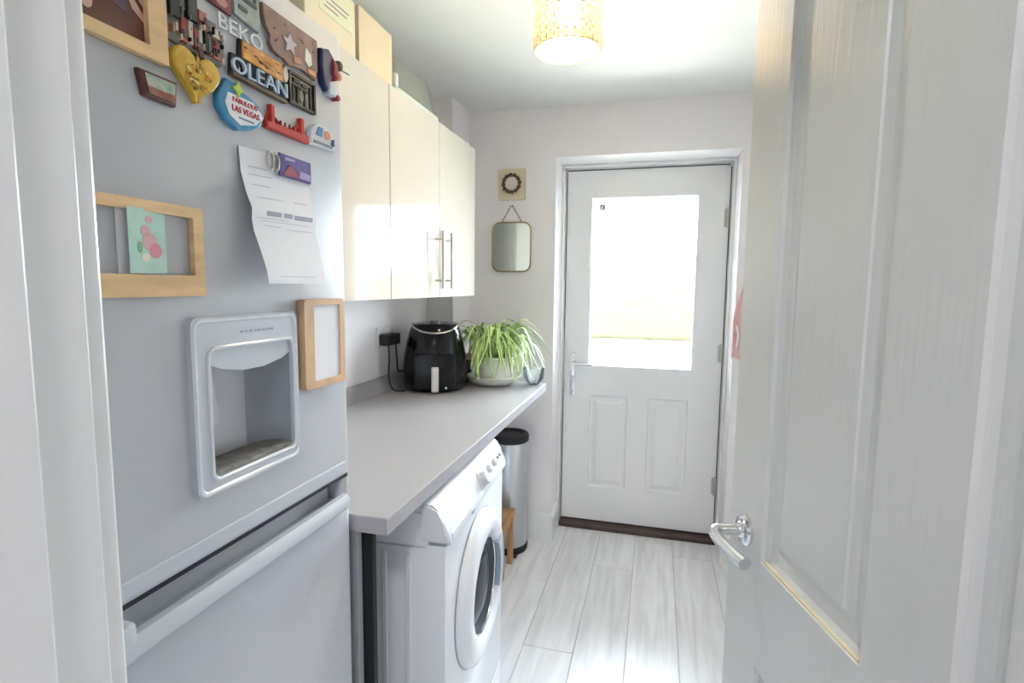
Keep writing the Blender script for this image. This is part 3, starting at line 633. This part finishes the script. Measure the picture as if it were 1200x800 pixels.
plate(t, 'picture_relief', [(.708, 1.522), (.722, 1.538), (.738, 1.530), (.742, 1.522)], pcol('berry', (150, 62, 84)), .010, .011)
plate(t, 'picture_relief', [(.745, 1.523), (.772, 1.523), (.772, 1.532), (.748, 1.534)], pcol('lilac', (160, 146, 190)), .010, .011)
plate(t, 'picture_relief', [(.712, 1.548), (.735, 1.548), (.735, 1.545), (.712, 1.544)], pcol('lilac', (160, 146, 190)), .010, .011)
mk('loop', lambda bm: [tube(bm, [(FX+.009, y+.0065*math.cos(2*PI*k/14), 1.536+.0125*math.sin(2*PI*k/14)) for k in range(14)], .0018, 8, closed=True) for y in (.682, .694)], STEEL, t, smooth=True)
# small beech frame
t = thing('photo_frame', 'small beech frame with blank white sheet, right of the dispenser', 'frame', (FX, .8, 1.187))
mk('frame', lambda bm: prism(bm, rrect(.743, .857, 1.187, 1.335, .006, 3), FX+E0, FX+.014, 'X', hole=rrect(.768, .843, 1.199, 1.325, .003, 3)), OAK, t)
plate(t, 'blank_sheet', rrect(.766, .845, 1.197, 1.327, .001, 1), PAPER, E0, .011)

# ------------------------------------------------------------------ worktop and support
wt = thing('worktop', 'long grey worktop running from the fridge along the left wall', 'worktop', (-.8, 1.7, .875))
mk('slab', B(XL+.002, -.488, .905, 2.455, .875, .91, bev=.0025), WORK, wt)
mk('upstand', B(XL+.001, XL+.019, .905, 2.455, .91, .975, bev=.002), WORK, wt)
tag(mk('end_panel', B(XL+.01, -.562, .916, .936, 0, .875), mat('grey_panel', (160, 162, 168), .45), loc=(-.83, .926, 0)), 'grey upright panel carrying the near end of the worktop', 'panel')
tag(mk('gap_strip', B(-.572, -.540, .940, .956, 0, .874, bev=.002), RUBBER, loc=(-.555, .948, 0)), 'narrow black upright strip beneath the near worktop end', 'strip')  # black strip standing for the black gap between end panel and washing machine

# ------------------------------------------------------------------ washing machine
wm = thing('washing_machine', 'white front-loading washing machine under the grey worktop', 'washing machine', (-.75, 1.375, 0))
WY0, WY1, WX = 1.088, 1.668, -.462
mk('body', lambda bm: (bx(bm, -1.03, WX, WY0, WY1, .018, .764, bev=.006), bx(bm, -1.03, -.505, WY0, WY1, .75, .838, bev=.004)), APPL, wm, smooth=True)
mk('top_lid', B(-1.03, -.50, WY0, WY1, .838, .856, bev=.005), APPL, wm, smooth=True)
for x in (-.56, -.62, -.68): mk('side_rib', B(x, x+.012, WY0-.003, WY0+.002, .06, .74, bev=.001), APPL, wm)
def fascia(bm):
    P = [(-.52, .767), (WX+.010, .767), (WX+.011, .775), (WX+.008, .79), (WX-.006, .82), (WX-.02, .846), (WX-.027, .855), (WX-.035, .858), (-.52, .858)]
    b = bmesh.new(); A = [b.verts.new((x, WY0-.002, z)) for x, z in P]; C = [b.verts.new((x, WY1+.002, z)) for x, z in P]; n = len(P)
    for i in range(n): b.faces.new((A[i], A[(i+1) % n], C[(i+1) % n], C[i]))
    b.faces.new(A); b.faces.new(C[::-1]); bmesh.ops.bevel(b, geom=[e for e in b.edges if len({v.co.y for v in e.verts}) == 1 and max(v.co.x for v in e.verts) > -.51], offset=.006, segments=2, affect='EDGES')
    merge(bm, b)
fs = mk('control_panel', fascia, APPL, wm, smooth=True)
fdir = Vector((.88, 0, .47)).normalized()   # outward from the sloping panel
def on_fascia(prof, y, x, z, m, name, parent, n=24):
    def f(bm):
        b = bmesh.new(); lathe(b, prof, (0, 0, 0), 'Z', n)
        q = Vector((0, 0, 1)).rotation_difference(fdir).to_matrix().to_4x4()
        merge(bm, b, Matrix.Translation((x, y, z)) @ q)
    return mk(name, f, m, parent, smooth=True)
kn = on_fascia([(.027, -.002), (.027, .004), (.021, .006), (.019, .02), (.016, .023), (0, .023)], 1.400, WX-.001, .812, mat('knob_silver', (206, 209, 214), .3, metal=.2), 'programme_knob', fs)
for y in (1.485, 1.545): on_fascia([(.012, -.002), (.012, .005), (.009, .012), (0, .013)], y, WX-.001, .814, mat('knob_silver', (206, 209, 214)), 'button', fs, 16)
for y in (1.60, 1.628): on_fascia([(.005, -.002), (.005, .004), (0, .005)], y, WX-.001, .814, SILDK, 'button', fs, 10)
mk('detergent_drawer', lambda bm: prism(bm, rrect(1.105, 1.27, .772, .79, .004), WX+.006, WX+.0125, 'X'), APPL, fs)
mk('drawer_grip', lambda bm: prism(bm, rrect(1.262, 1.288, .768, .776, .003), WX+.008, WX+.0135, 'X'), SILDK, fs)
mk('panel_seam', B(-.50, WX+.002, WY0-.0005, WY1+.0005, .7635, .767), SILDK, wm)
DCY, DCZ = 1.365, .520
dr = mk('door_ring', lambda bm: lathe(bm, [(.210, -.004), (.210, .006), (.204, .02), (.188, .031), (.160, .035), (.142, .030), (.132, .016), (.128, -.002)], (WX, DCY, DCZ), 'X', 56, cap=False), APPL, wm, smooth=True, sharp=60)
mk('ring_seam', lambda bm: tube(bm, [(WX+.001, DCY+.2115*math.cos(2*PI*k/56), DCZ+.2115*math.sin(2*PI*k/56)) for k in range(56)], .002, 6, closed=True), SILDK, dr)
mk('chrome_ring', lambda bm: tube(bm, [(WX+.018, DCY+.130*math.cos(2*PI*k/48), DCZ+.130*math.sin(2*PI*k/48)) for k in range(48)], .004, 8, closed=True), CHROME, dr, smooth=True)
mk('gasket_ring', lambda bm: lathe(bm, [(.129, .014), (.118, .010), (.108, .004)], (WX, DCY, DCZ), 'X', 40, cap=False), mat('gasket_grey', (70, 76, 84), .5), dr, smooth=True)
mk('door_glass', lambda bm: lathe(bm, [(.109, .006), (.100, .010), (.07, .016), (.04, .019), (0, .020)], (WX, DCY, DCZ), 'X', 40), mat('dark_drum_glass', (14, 20, 28), .08, var=.5, scale=14, rgb2=(50, 66, 82), spec=.25), dr, smooth=True)
mk('door_catch', lambda bm: prism(bm, [(DCY+.128*math.cos(a), DCZ+.128*math.sin(a)) for a in [math.radians(-30+8*k) for k in range(9)]]+[(DCY+.162*math.cos(a), DCZ+.162*math.sin(a)) for a in [math.radians(34-8*k) for k in range(9)]], WX+.024, WX+.0375, 'X'), mat('catch_grey', (168, 182, 198), .3), dr, label='grey-blue door grip')
mk('foot_plate', B(WX-.02, WX+.001, WY0+.01, WY1-.01, .0, .08, bev=.003), APPL, wm)
wm.rotation_euler.z = math.radians(3)

# ------------------------------------------------------------------ wall cabinets
CX, CZ0, CZ1 = -.81, 1.314, 1.967
def bar_handle(parent, y, x):
    h = mk('handle', lambda bm: tube(bm, [(x+.032, y, 1.352), (x+.032, y, 1.558)], .006, 12), STEEL, parent, smooth=True)
    return h
def cabinet(label, y0, y1, doors, loc):
    c = thing('wall_cabinet', label, 'cabinet', loc, 'wall cabinets over the worktop')
    mk('body', B(XL+.001, CX-.019, y0+.001, y1-.001, CZ0+.002, CZ1-.012), CARC, c)
    for a, b_, hy in doors:
        d = mk('door', B(CX-.018, CX, a+.0015, b_-.0015, CZ0, CZ1, bev=.0015), CREAM, c)
        def hf(bm):
            tube(bm, [(CX+.032, hy, 1.348), (CX+.032, hy, 1.562)], .006, 12)
            for z in (1.378, 1.532): tube(bm, [(CX, hy, z), (CX+.032, hy, z)], .0045, 10)
        mk('handle', hf, STEEL, d, smooth=True, label='steel bar handle')
    return c
cabinet('cream gloss wall cabinet with one door, next to the fridge', 1.155, 1.5505, [(1.155, 1.5505, 1.2)], (-.96, 1.35, CZ0))
cabinet('cream gloss double wall cabinet with twin steel bar handles', 1.5515, 2.358, [(1.5515, 1.945, 1.902), (1.945, 2.358, 1.990)], (-.96, 1.95, CZ0))

# things on top of cabinets and fridge
CT = CZ1-.012
def carton(label, x0, x1, y0, y1, z0, z1, m, seam=True):
    c = thing('storage_box', label, 'box', ((x0+x1)/2, (y0+y1)/2, z0), 'boxes stored up high')
    mk('box', B(x0, x1, y0, y1, z0, z1, bev=.002), m, c); return c
CB = mat('cream_card', (230, 218, 194), .7, var=.03, scale=8); CB2 = mat('buff_card', (224, 208, 180), .7, var=.04, scale=8)
c = carton('tall buff cardboard box on the cabinets, beside the clear tub', -1.09, -.822, 1.403, 1.597, CT, 2.122, CB2)
mk('flap', B(-1.09, -.822, 1.404, 1.499, 2.122, 2.125), CB2, c); mk('flap', B(-1.09, -.822, 1.501, 1.596, 2.122, 2.125), CB2, c)
c = carton('cream box with pale label on the cabinets, nearest the fridge', -1.09, -.822, 1.162, 1.384, CT, 2.118, CB)
lb = mk('label_patch', lambda bm: prism(bm, rrect(1.22, 1.37, 2.03, 2.112, .004), -.8222, -.8208, 'X'), mat('pale_green_label', (226, 226, 192), .6, var=.06, scale=60), c)
for k, (a, b_) in enumerate(((1.24, 1.30), (1.25, 1.34), (1.27, 1.35))): mk('label_line', B(-.8208, -.8202, a, b_, 2.045+.012*k, 2.049+.012*k), mat('mauve_print', (172, 152, 160), .7), lb)
c = carton('cream cardboard box lying on top of the fridge', -1.05, -.64, .40, .83, 1.788, 1.93, CB)
mk('tape', B(-.86, -.82, .3995, .8305, 1.788, 1.9305), mat('parcel_tape', (206, 190, 150), .25), c)
TUB = clear('translucent_plastic', (236, 240, 232), .55, .1, translucent=.25, diffuse=.2)
tb = thing('plastic_tub', 'upturned translucent plastic food tub on the cabinets', 'tub', (-.93, 1.80, CT))
def tubm(bm):
    rings = []
    b = bmesh.new()
    for z, g in ((CT+.005, 0), (CT+.03, .002), (CT+.12, .012), (CT+.145, .018), (CT+.152, .035)):
        rings.append([b.verts.new((u, v, z)) for u, v in rrect(-1.06+g, -.835-g, 1.632+g, 1.975-g, .03, 5)])
    for A, C in zip(rings, rings[1:]):
        n = len(A)
        for i in range(n): b.faces.new((A[i], A[(i+1) % n], C[(i+1) % n], C[i]))
    b.faces.new(rings[-1]); merge(bm, b)
mk('tub_body', tubm, TUB, tb, smooth=True)
mk('rim', lambda bm: prism(bm, rrect(-1.075, -.822, 1.617, 1.99, .035, 5), CT, CT+.032, 'Z', hole=rrect(-1.055, -.842, 1.637, 1.97, .03, 5)), mat('rim_plastic', (222, 228, 218), .25), tb)
mk('clip', lambda bm: bx(bm, -.838, -.824, 1.625, 1.645, CT+.032, CT+.075, bev=.004), mat('white_clip', (240, 240, 236), .2), tb)

# ------------------------------------------------------------------ ceiling pendant
PX, PY = -.256, 1.5
pl = thing('pendant_lamp', 'crystal bead drum pendant lamp glowing warm on the ceiling', 'lamp', (PX, PY, ZC))
mk('ceiling_rose', lambda bm: lathe(bm, [(.05, 0), (.05, -.012), (.035, -.024), (.012, -.03), (0, -.03)], (PX, PY, ZC), 'Z', 28), WHITE, pl, smooth=True)
mk('lamp_holder', lambda bm: lathe(bm, [(.018, ZC-.03), (.018, ZC-.10), (.012, ZC-.105), (0, ZC-.105)], (PX, PY, 0), 'Z', 20), WHITE, pl, smooth=True)
SR, SZ0, SZ1 = .088, 1.985, 2.185
GILT = mat('gilt_wire', (196, 172, 112), .35, metal=.5)
def ringm(z, r=.002): return lambda bm: tube(bm, [(PX+SR*math.cos(2*PI*k/40), PY+SR*math.sin(2*PI*k/40), z) for k in range(40)], r, 6, closed=True)
shd = mk('shade', ringm(SZ1), GILT, pl, smooth=True)
mk('bottom_ring', ringm(SZ0+.002), GILT, shd, smooth=True)
for a in (0, 2*PI/3, 4*PI/3): mk('spoke', lambda bm, a=a: tube(bm, [(PX, PY, SZ1), (PX+SR*math.cos(a), PY+SR*math.sin(a), SZ1)], .0018, 6), GILT, shd)
WIREM = mat('tan_wire', (150, 126, 78), .5)
for k in range(26):
    a = 2*PI*(k+.5)/26
    mk('wire', lambda bm: tube(bm, [(PX+SR*math.cos(a), PY+SR*math.sin(a), z) for z in (SZ0+.003, SZ1)], .0014, 5), WIREM, shd)
for r in range(1, 9): mk('hoop', ringm(SZ0+.00225+.0215*r, .0012), WIREM, shd)
BEADM = clear('crystal_bead_glass', (247, 236, 206), .12, .04, translucent=.09, diffuse=.79)
bead = None; NB, NR = 26, 9
for r in range(NR):
    for k in range(NB):
        a = 2*PI*(k+.5*(r % 2)*0)/NB
        if bead is None:
            def bf(bm):
                b = bmesh.new(); bx(b, -.0035, .0035, -.0092, .0092, -.0098, .0098); bmesh.ops.bevel(b, geom=b.edges[:], offset=.003, segments=1, affect='EDGES'); merge(bm, b)
            bead = mk('crystal_bead', bf, BEADM, None); o = bead; o.parent = shd
        else:
            o = bead.copy(); COL.objects.link(o); o.parent = shd
        o.location = (SR*math.cos(a), SR*math.sin(a), SZ0+.013+.0215*r-ZC); o.rotation_euler = (0, 0, a)
bl = mk('bulb', lambda bm: lathe(bm, [(0, 2.045), (.014, 2.049), (.025, 2.062), (.029, 2.08), (.025, 2.10), (.016, 2.125), (.014, 2.146), (0, 2.146)], (PX, PY, 0), 'Z', 24), emis('lit_bulb', (255, 245, 230), BULB), pl, smooth=True)

# unseen hall lamp behind the camera, added as fill light for the foreground
hl = thing('hall_fill_lamp', 'unseen round fill lamp added in the hall behind the doorway', 'lamp', (0, -.6, 2.4))
mk('lamp_base', lambda bm: lathe(bm, [(.17, 2.4), (.17, 2.385), (.16, 2.38), (0, 2.38)], (0, -.6, 0), 'Z', 32), WHITE, hl, smooth=True)
mk('diffuser', lambda bm: lathe(bm, [(.155, 2.38), (.15, 2.36), (.12, 2.335), (.06, 2.322), (0, 2.32)], (0, -.6, 0), 'Z', 32), emis('hall_fill_diffuser', (250, 250, 252), HALL_FILL), hl, smooth=True)

# ------------------------------------------------------------------ end wall pieces
TANP = mat('cream_plaque', (216, 202, 172), .7, var=.06, scale=18)
t = thing('wall_plaque', 'square cream plaque with dark wreath above the mirror', 'plaque', (-.741, YF, 1.80))
mk('board', lambda bm: prism(bm, rrect(-.812, -.670, 1.800, 1.957, .008), YF-.014, YF-.0005, 'Y'), TANP, t)
mk('wreath', lambda bm: tube(bm, [(-.741+(.043+.003*math.sin(k*2.7))*math.cos(2*PI*k/40), YF-.02, 1.881+(.043+.003*math.sin(k*2.7))*math.sin(2*PI*k/40)) for k in range(40)], .009, 8, closed=True, rad=[.008+.003*math.sin(k*1.9) for k in range(40)]), mat('dried_twig', (104, 84, 60), .8, var=.3, scale=80), t, smooth=True)
mk('wreath_centre', lambda bm: prism(bm, ellipse(-.741, 1.881, .033), YF-.0165, YF-.0135, 'Y'), mat('wreath_white', (232, 224, 214), .7), t)
t = thing('wall_mirror', 'small rounded mirror with thin brass rim hanging on a cord', 'mirror', (-.74, YF, 1.436))
MO = rrect(-.842, -.638, 1.436, 1.686, .04, 6)
mk('mirror_glass', lambda bm: prism(bm, rrect(-.839, -.641, 1.439, 1.683, .038, 6), YF-.012, YF-.004, 'Y'), mat('silvered_glass', (214, 220, 216), .02, metal=1, var=0), t)
mk('rim', lambda bm: tube(bm, [(u, YF-.011, v) for u, v in MO], .0042, 8, closed=True), mat('aged_brass', (172, 156, 122), .35, metal=.7, var=.1), t, smooth=True)
mk('cord', lambda bm: tube(bm, [(-.795, YF-.010, 1.684), (-.7435, YF-.009, 1.772), (-.7365, YF-.009, 1.772), (-.685, YF-.010, 1.684)], .0026, 6), mat('cord_brown', (150, 132, 112), .8), t, smooth=True)
mk('hook', lambda bm: lathe(bm, [(.006, 0), (.006, .003), (.003, .004), (.003, .014), (0, .015)], (-.74, YF-.0005, 1.771), 'Y', 12), STEEL, t, smooth=True)
t = thing('hanging_cloth', 'pink cloth on a hook at the right of the back door', 'cloth', (.41, YF, 1.03))
def cloth(bm):
    b = bmesh.new(); G = []
    for k in (0, 1):
        R = []
        for j in range(13):
            v = j/12; z = 1.40-.37*v; hw = .016+.042*min(1, v*2.2); R.append([b.verts.new((.406+hw*(2*i/10-1), YF-.03-.008*math.sin(i*1.9+1.5*v)*min(1, v*2)-.006*k, z+.012*math.sin(i*1.3)*v)) for i in range(11)])
        G.append(R)
    for g in G:
        for j in range(12):
            for i in range(10): b.faces.new((g[j][i], g[j][i+1], g[j+1][i+1], g[j+1][i]))
    for j in range(12):
        for i in (0, 10): b.faces.new((G[0][j][i], G[0][j+1][i], G[1][j+1][i], G[1][j][i]))
    for i in range(10):
        for j in (0, 12): b.faces.new((G[0][j][i], G[0][j][i+1], G[1][j][i+1], G[1][j][i]))
    merge(bm, b)
mk('cloth', cloth, mat('pink_cotton', (230, 190, 190), .9, var=.12, scale=40), t, smooth=True)
mk('hook', lambda bm: (lathe(bm, [(.012, 0), (.012, .004), (.005, .006), (.005, .03)], (.406, YF-.0005, 1.405), 'Y', 14), tube(bm, [(.406, YF-.03, 1.405), (.406, YF-.045, 1.408), (.406, YF-.05, 1.418)], .004, 8)), STEEL, t, smooth=True)
mk('white_trim', lambda bm: tube(bm, curve_pts([(.362, YF-.047, 1.19), (.372, YF-.05, 1.14), (.368, YF-.05, 1.10), (.362, YF-.048, 1.08)]), .006, 8), mat('trim_white', (238, 230, 226), .8), t, smooth=True)

# ------------------------------------------------------------------ socket, air fryer
t = thing('wall_socket', 'white double wall socket with black plugs left of the air fryer', 'socket', (XL, 2.06, 1.1))
mk('plate', lambda bm: prism(bm, rrect(1.985, 2.135, 1.098, 1.184, .006), XL+.0005, XL+.009, 'X', bev=.002), mat('socket_white', (236, 236, 238), .3), t)
for y in (2.025, 2.095): mk('rocker', lambda bm, y=y: bx(bm, XL+.009, XL+.012, y-.006, y+.006, 1.165, 1.178, bev=.001), mat('socket_white', (236, 236, 238)), t)
for y, n in ((2.018, 'left'), (2.082, 'right')):
    q = tag(mk('mains_plug', lambda bm: bx(bm, XL+.0095, XL+.052, y-.025, y+.025, 1.108, 1.156, bev=.007), BLACKM, loc=(XL+.03, y, 1.108), smooth=True), 'black mains plug in the socket, %s' % ('nearer the fridge' if n == 'left' else 'nearer the air fryer'), 'plug', 'black plugs in the wall socket')
    pts = [(XL+.04, y, 1.112), (XL+.045, y-.005, 1.05), (XL+.05, y-.02, .98), (XL+.06, y+.0, .925), (XL+.10, y+.03, .916)] if n == 'left' else [(XL+.04, y, 1.112), (XL+.04, y+.01, 1.04), (XL+.035, y+.03, .99), (XL+.04, y+.06, .985)]
    mk('cable', lambda bm: tube(bm, curve_pts(pts), .0035, 8), BLACKM, q, smooth=True)
AX_, AY_ = -.93, 2.178
af = thing('air_fryer', 'glossy black air fryer with silver rim and grey handle', 'air fryer', (AX_, AY_, .91))
fa = math.atan2(-1.0, .42)                               # facing direction of the drawer
mk('body', lambda bm: lathe(bm, [(.118, .912), (.130, .918), (.138, .95), (.139, 1.0), (.134, 1.06), (.122, 1.12), (.108, 1.17), (.098, 1.19), (.085, 1.196), (0, 1.198)], (AX_, AY_, 0), 'Z', 48), BLACKP, af, smooth=True, sharp=50)
def rimf(bm):
    P = []
    for k in range(48):
        a = 2*PI*k/48; front = max(0, math.cos(a-fa)); z = 1.193-.032*front**1.5; r = .0985+.0135*front**1.5
        P.append((AX_+r*math.cos(a), AY_+r*math.sin(a), z))
    tube(bm, P, .0042, 8, closed=True)
mk('rim', rimf, mat('silver_rim', (206, 204, 200), .25, metal=.8), af, smooth=True)
def frot(bm, f):
    b = bmesh.new(); f(b); merge(bm, b, Matrix.Translation((AX_, AY_, 0)) @ Matrix.Rotation(fa+PI/2, 4, 'Z'))
mk('control_dial', lambda bm: frot(bm, lambda b: lathe(b, [(.022, 1.194), (.022, 1.206), (.018, 1.210), (0, 1.210)], (0, -.035, 0), 'Z', 24)), mat('dial_grey', (96, 98, 100), .3, metal=.5), af, smooth=True)
dw = mk('drawer', lambda bm: frot(bm, lambda b: prism(b, rrect(-.085, .085, .93, 1.075, .02), -.142, -.09, 'Y', bev=.004)), BLACKP, af, smooth=True)
mk('drawer_handle', lambda bm: frot(bm, lambda b: (prism(b, rrect(-.015, .015, .925, 1.028, .006), -.186, -.165, 'Y', bev=.004), bx(b, -.013, .013, -.166, -.13, 1.0, 1.024))), mat('handle_grey', (188, 184, 180), .4), dw, smooth=True)
mk('handle_inlay', lambda bm: frot(bm, lambda b: prism(b, rrect(-.010, .010, .932, 1.02, .004), -.1875, -.1855, 'Y')), mat('inlay_grey', (206, 203, 198), .35), dw)
mk('logo_dot', lambda bm: frot(bm, lambda b: lathe(b, [(.005, .12), (.005, .1235), (0, .124)], (.045, -.02, .935), 'Y', 12)), SILVER2, af)

# ------------------------------------------------------------------ spider plant
SPX, SPY = -.715, 2.355
pp = thing('potted_spider_plant', 'bushy pale green spider plant in white pot on the worktop', 'plant', (SPX, SPY, .91))
POTM = mat('white_glaze', (232, 228, 222), .25, var=.02, scale=10)
mk('pot', lambda bm: lathe(bm, [(.062, .922), (.075, .925), (.088, .96), (.098, 1.03), (.104, 1.034), (.104, 1.044), (.096, 1.044), (.093, 1.03), (0, 1.028)], (SPX, SPY, 0), 'Z', 40), POTM, pp, smooth=True)
mk('saucer', lambda bm: lathe(bm, [(.075, .911), (.085, .911), (.118, .935), (.128, .952), (.123, .954), (.11, .938), (.08, .922), (0, .922)], (SPX, SPY, 0), 'Z', 40), POTM, pp, smooth=True)
mk('soil', lambda bm: lathe(bm, [(.093, 1.029), (.05, 1.036), (0, 1.038)], (SPX, SPY, 0), 'Z', 24), mat('soil', (70, 54, 42), .95, var=.3, scale=120), pp)
LG = mat('leaf_green', (140, 182, 74), .45, var=.15, scale=14, rgb2=(172, 206, 108)); LP = mat('leaf_pale_edge', (206, 222, 164), .5, var=.06)
LG2 = mat('leaf_deep_green', (98, 148, 46), .45, var=.15, scale=14, rgb2=(136, 178, 70))
def leaf_mesh(L, rise, out, wd, droop, deep, pale_mid):
    b = bmesh.new(); n = 9; rows = []
    for i in range(n+1):
        t = i/n
        x = out*L*(t**.9); z = rise*L*math.sin(min(1, t*1.15)*PI*.62)*.9-droop*L*t**2.4
        wv = wd*(.55+.45*min(1, t*5))*(1-t**3)+.0006
        rows.append([b.verts.new((x, y*wv, z+.35*wv*abs(y))) for y in (-1, -.5, .5, 1)])
    for i in range(n):
        for k in range(3):
            f = b.faces.new((rows[i][k], rows[i+1][k], rows[i+1][k+1], rows[i][k+1]))
            f.material_index = (0 if (k == 1) != pale_mid else 1); f.smooth = True
    me = bpy.data.meshes.new('leaf'); b.to_mesh(me); b.free()
    me.materials.append(LG2 if deep else LG); me.materials.append(LP); return me
variants = [leaf_mesh(random.uniform(.19, .27), random.uniform(.45, 1.0), random.uniform(.55, 1.15), random.uniform(.007, .0105), random.uniform(.55, 1.1), i % 3 == 0, i % 4 == 1) for i in range(26)]
def leaf_ok(me, M):
    for v in me.vertices:
        p = M @ v.co
        if p.z < .93: return False
        if p.z < 1.21 and math.hypot(p.x-AX_, p.y-AY_) < .155: return False
        if p.z < 1.06 and (math.hypot(p.x+.88, p.y-2.41) < .055 or math.hypot(p.x+.536, p.y-2.40) < .056): return False
        if p.y > 2.73 or (p.x < -.965 and p.y > 2.49) or p.z > 1.235: return False
    return True
made = 0
for i in range(4000):
    if made >= 190: break
    me = variants[i % len(variants)]; a = i*2.39996+random.uniform(-.2, .2); r0 = random.uniform(.005, .055); s_ = random.uniform(.7, 1.1)
    loc = Vector((r0*math.cos(a), r0*math.sin(a), .125+random.uniform(-.005, .012)))
    M = Matrix.Translation(loc) @ Matrix.Rotation(a, 4, 'Z') @ Matrix.Rotation(random.uniform(-.35, .35), 4, 'Y') @ Matrix.Rotation(random.uniform(-.3, .3), 4, 'X') @ Matrix.Scale(s_, 4)
    if not leaf_ok(me, Matrix.Translation((SPX, SPY, .91)) @ M): continue
    o = bpy.data.objects.new('leaf', me); COL.objects.link(o); o.parent = pp; o.matrix_local = M; made += 1
# neighbours of the pot
t = thing('storage_jar', 'dark glass jar with wooden lid between air fryer and plant', 'jar', (-.855, 2.395, .91))
mk('jar_body', lambda bm: lathe(bm, [(.036, .911), (.042, .918), (.042, 1.0), (.036, 1.012), (0, 1.012)], (-.88, 2.41, 0), 'Z', 28), mat('smoked_jar', (58, 50, 46), .12, coat=.3), t, smooth=True)
mk('lid', lambda bm: lathe(bm, [(.040, 1.012), (.043, 1.016), (.043, 1.032), (.039, 1.036), (0, 1.036)], (-.88, 2.41, 0), 'Z', 28), OAK, t, smooth=True)
t = thing('glass_bowl', 'clear glass bowl at the far worktop corner beside the plant', 'bowl', (-.536, 2.40, .91))
mk('bowl', lambda bm: lathe(bm, [(.022, .911), (.026, .913), (.045, .94), (.050, .985), (.048, .985), (.042, .942), (.024, .917), (0, .917)], (-.536, 2.40, 0), 'Z', 32), clear('bowl_glass', (246, 250, 250), .8, .03, translucent=.08, diffuse=.08), t, smooth=True)

# ------------------------------------------------------------------ bin and stool
BX, BY, BR = -.708, 2.615, .095
t = thing('pedal_bin', 'tall steel bin with black lid beneath the far worktop end', 'bin', (BX, BY, 0))
mk('body', lambda bm: lathe(bm, [(BR-.002, .03), (BR, .035), (BR, .575), (BR-.002, .578)], (BX, BY, 0), 'Z', 40), BINST, t, smooth=True)
mk('base_ring', lambda bm: lathe(bm, [(BR+.004, 0), (BR+.006, .004), (BR+.006, .026), (BR+.001, .034)], (BX, BY, 0), 'Z', 40), BLACKM, t, smooth=True)
mk('lid', lambda bm: lathe(bm, [(BR+.001, .572), (BR+.006, .576), (BR+.007, .604), (BR+.002, .612), (BR-.012, .614), (BR-.02, .605), (BR-.024, .600), (0, .602)], (BX, BY, 0), 'Z', 40), BLACKM, t, smooth=True)
mk('pedal', B(BX+.04, BX+.075, BY-.125, BY-.085, .006, .014, bev=.003), BLACKM, t)
t = thing('step_stool', 'low wooden stool tucked between washing machine and bin', 'stool', (-.74, 2.37, 0))
mk('seat', B(-.86, -.632, 2.27, 2.47, .255, .278, bev=.004), STOOLW, t)
for x in (-.85, -.666):
    for y in (2.278, 2.438): mk('leg', B(x, x+.026, y, y+.026, 0, .255, bev=.002), STOOLW, t)
for y in (2.285, 2.445): mk('stretcher', B(-.824, -.666, y, y+.014, .20, .235, bev=.001), STOOLW, t)
mk('side_rail', B(-.661, -.645, 2.304, 2.438, .21, .255), STOOLW, t)
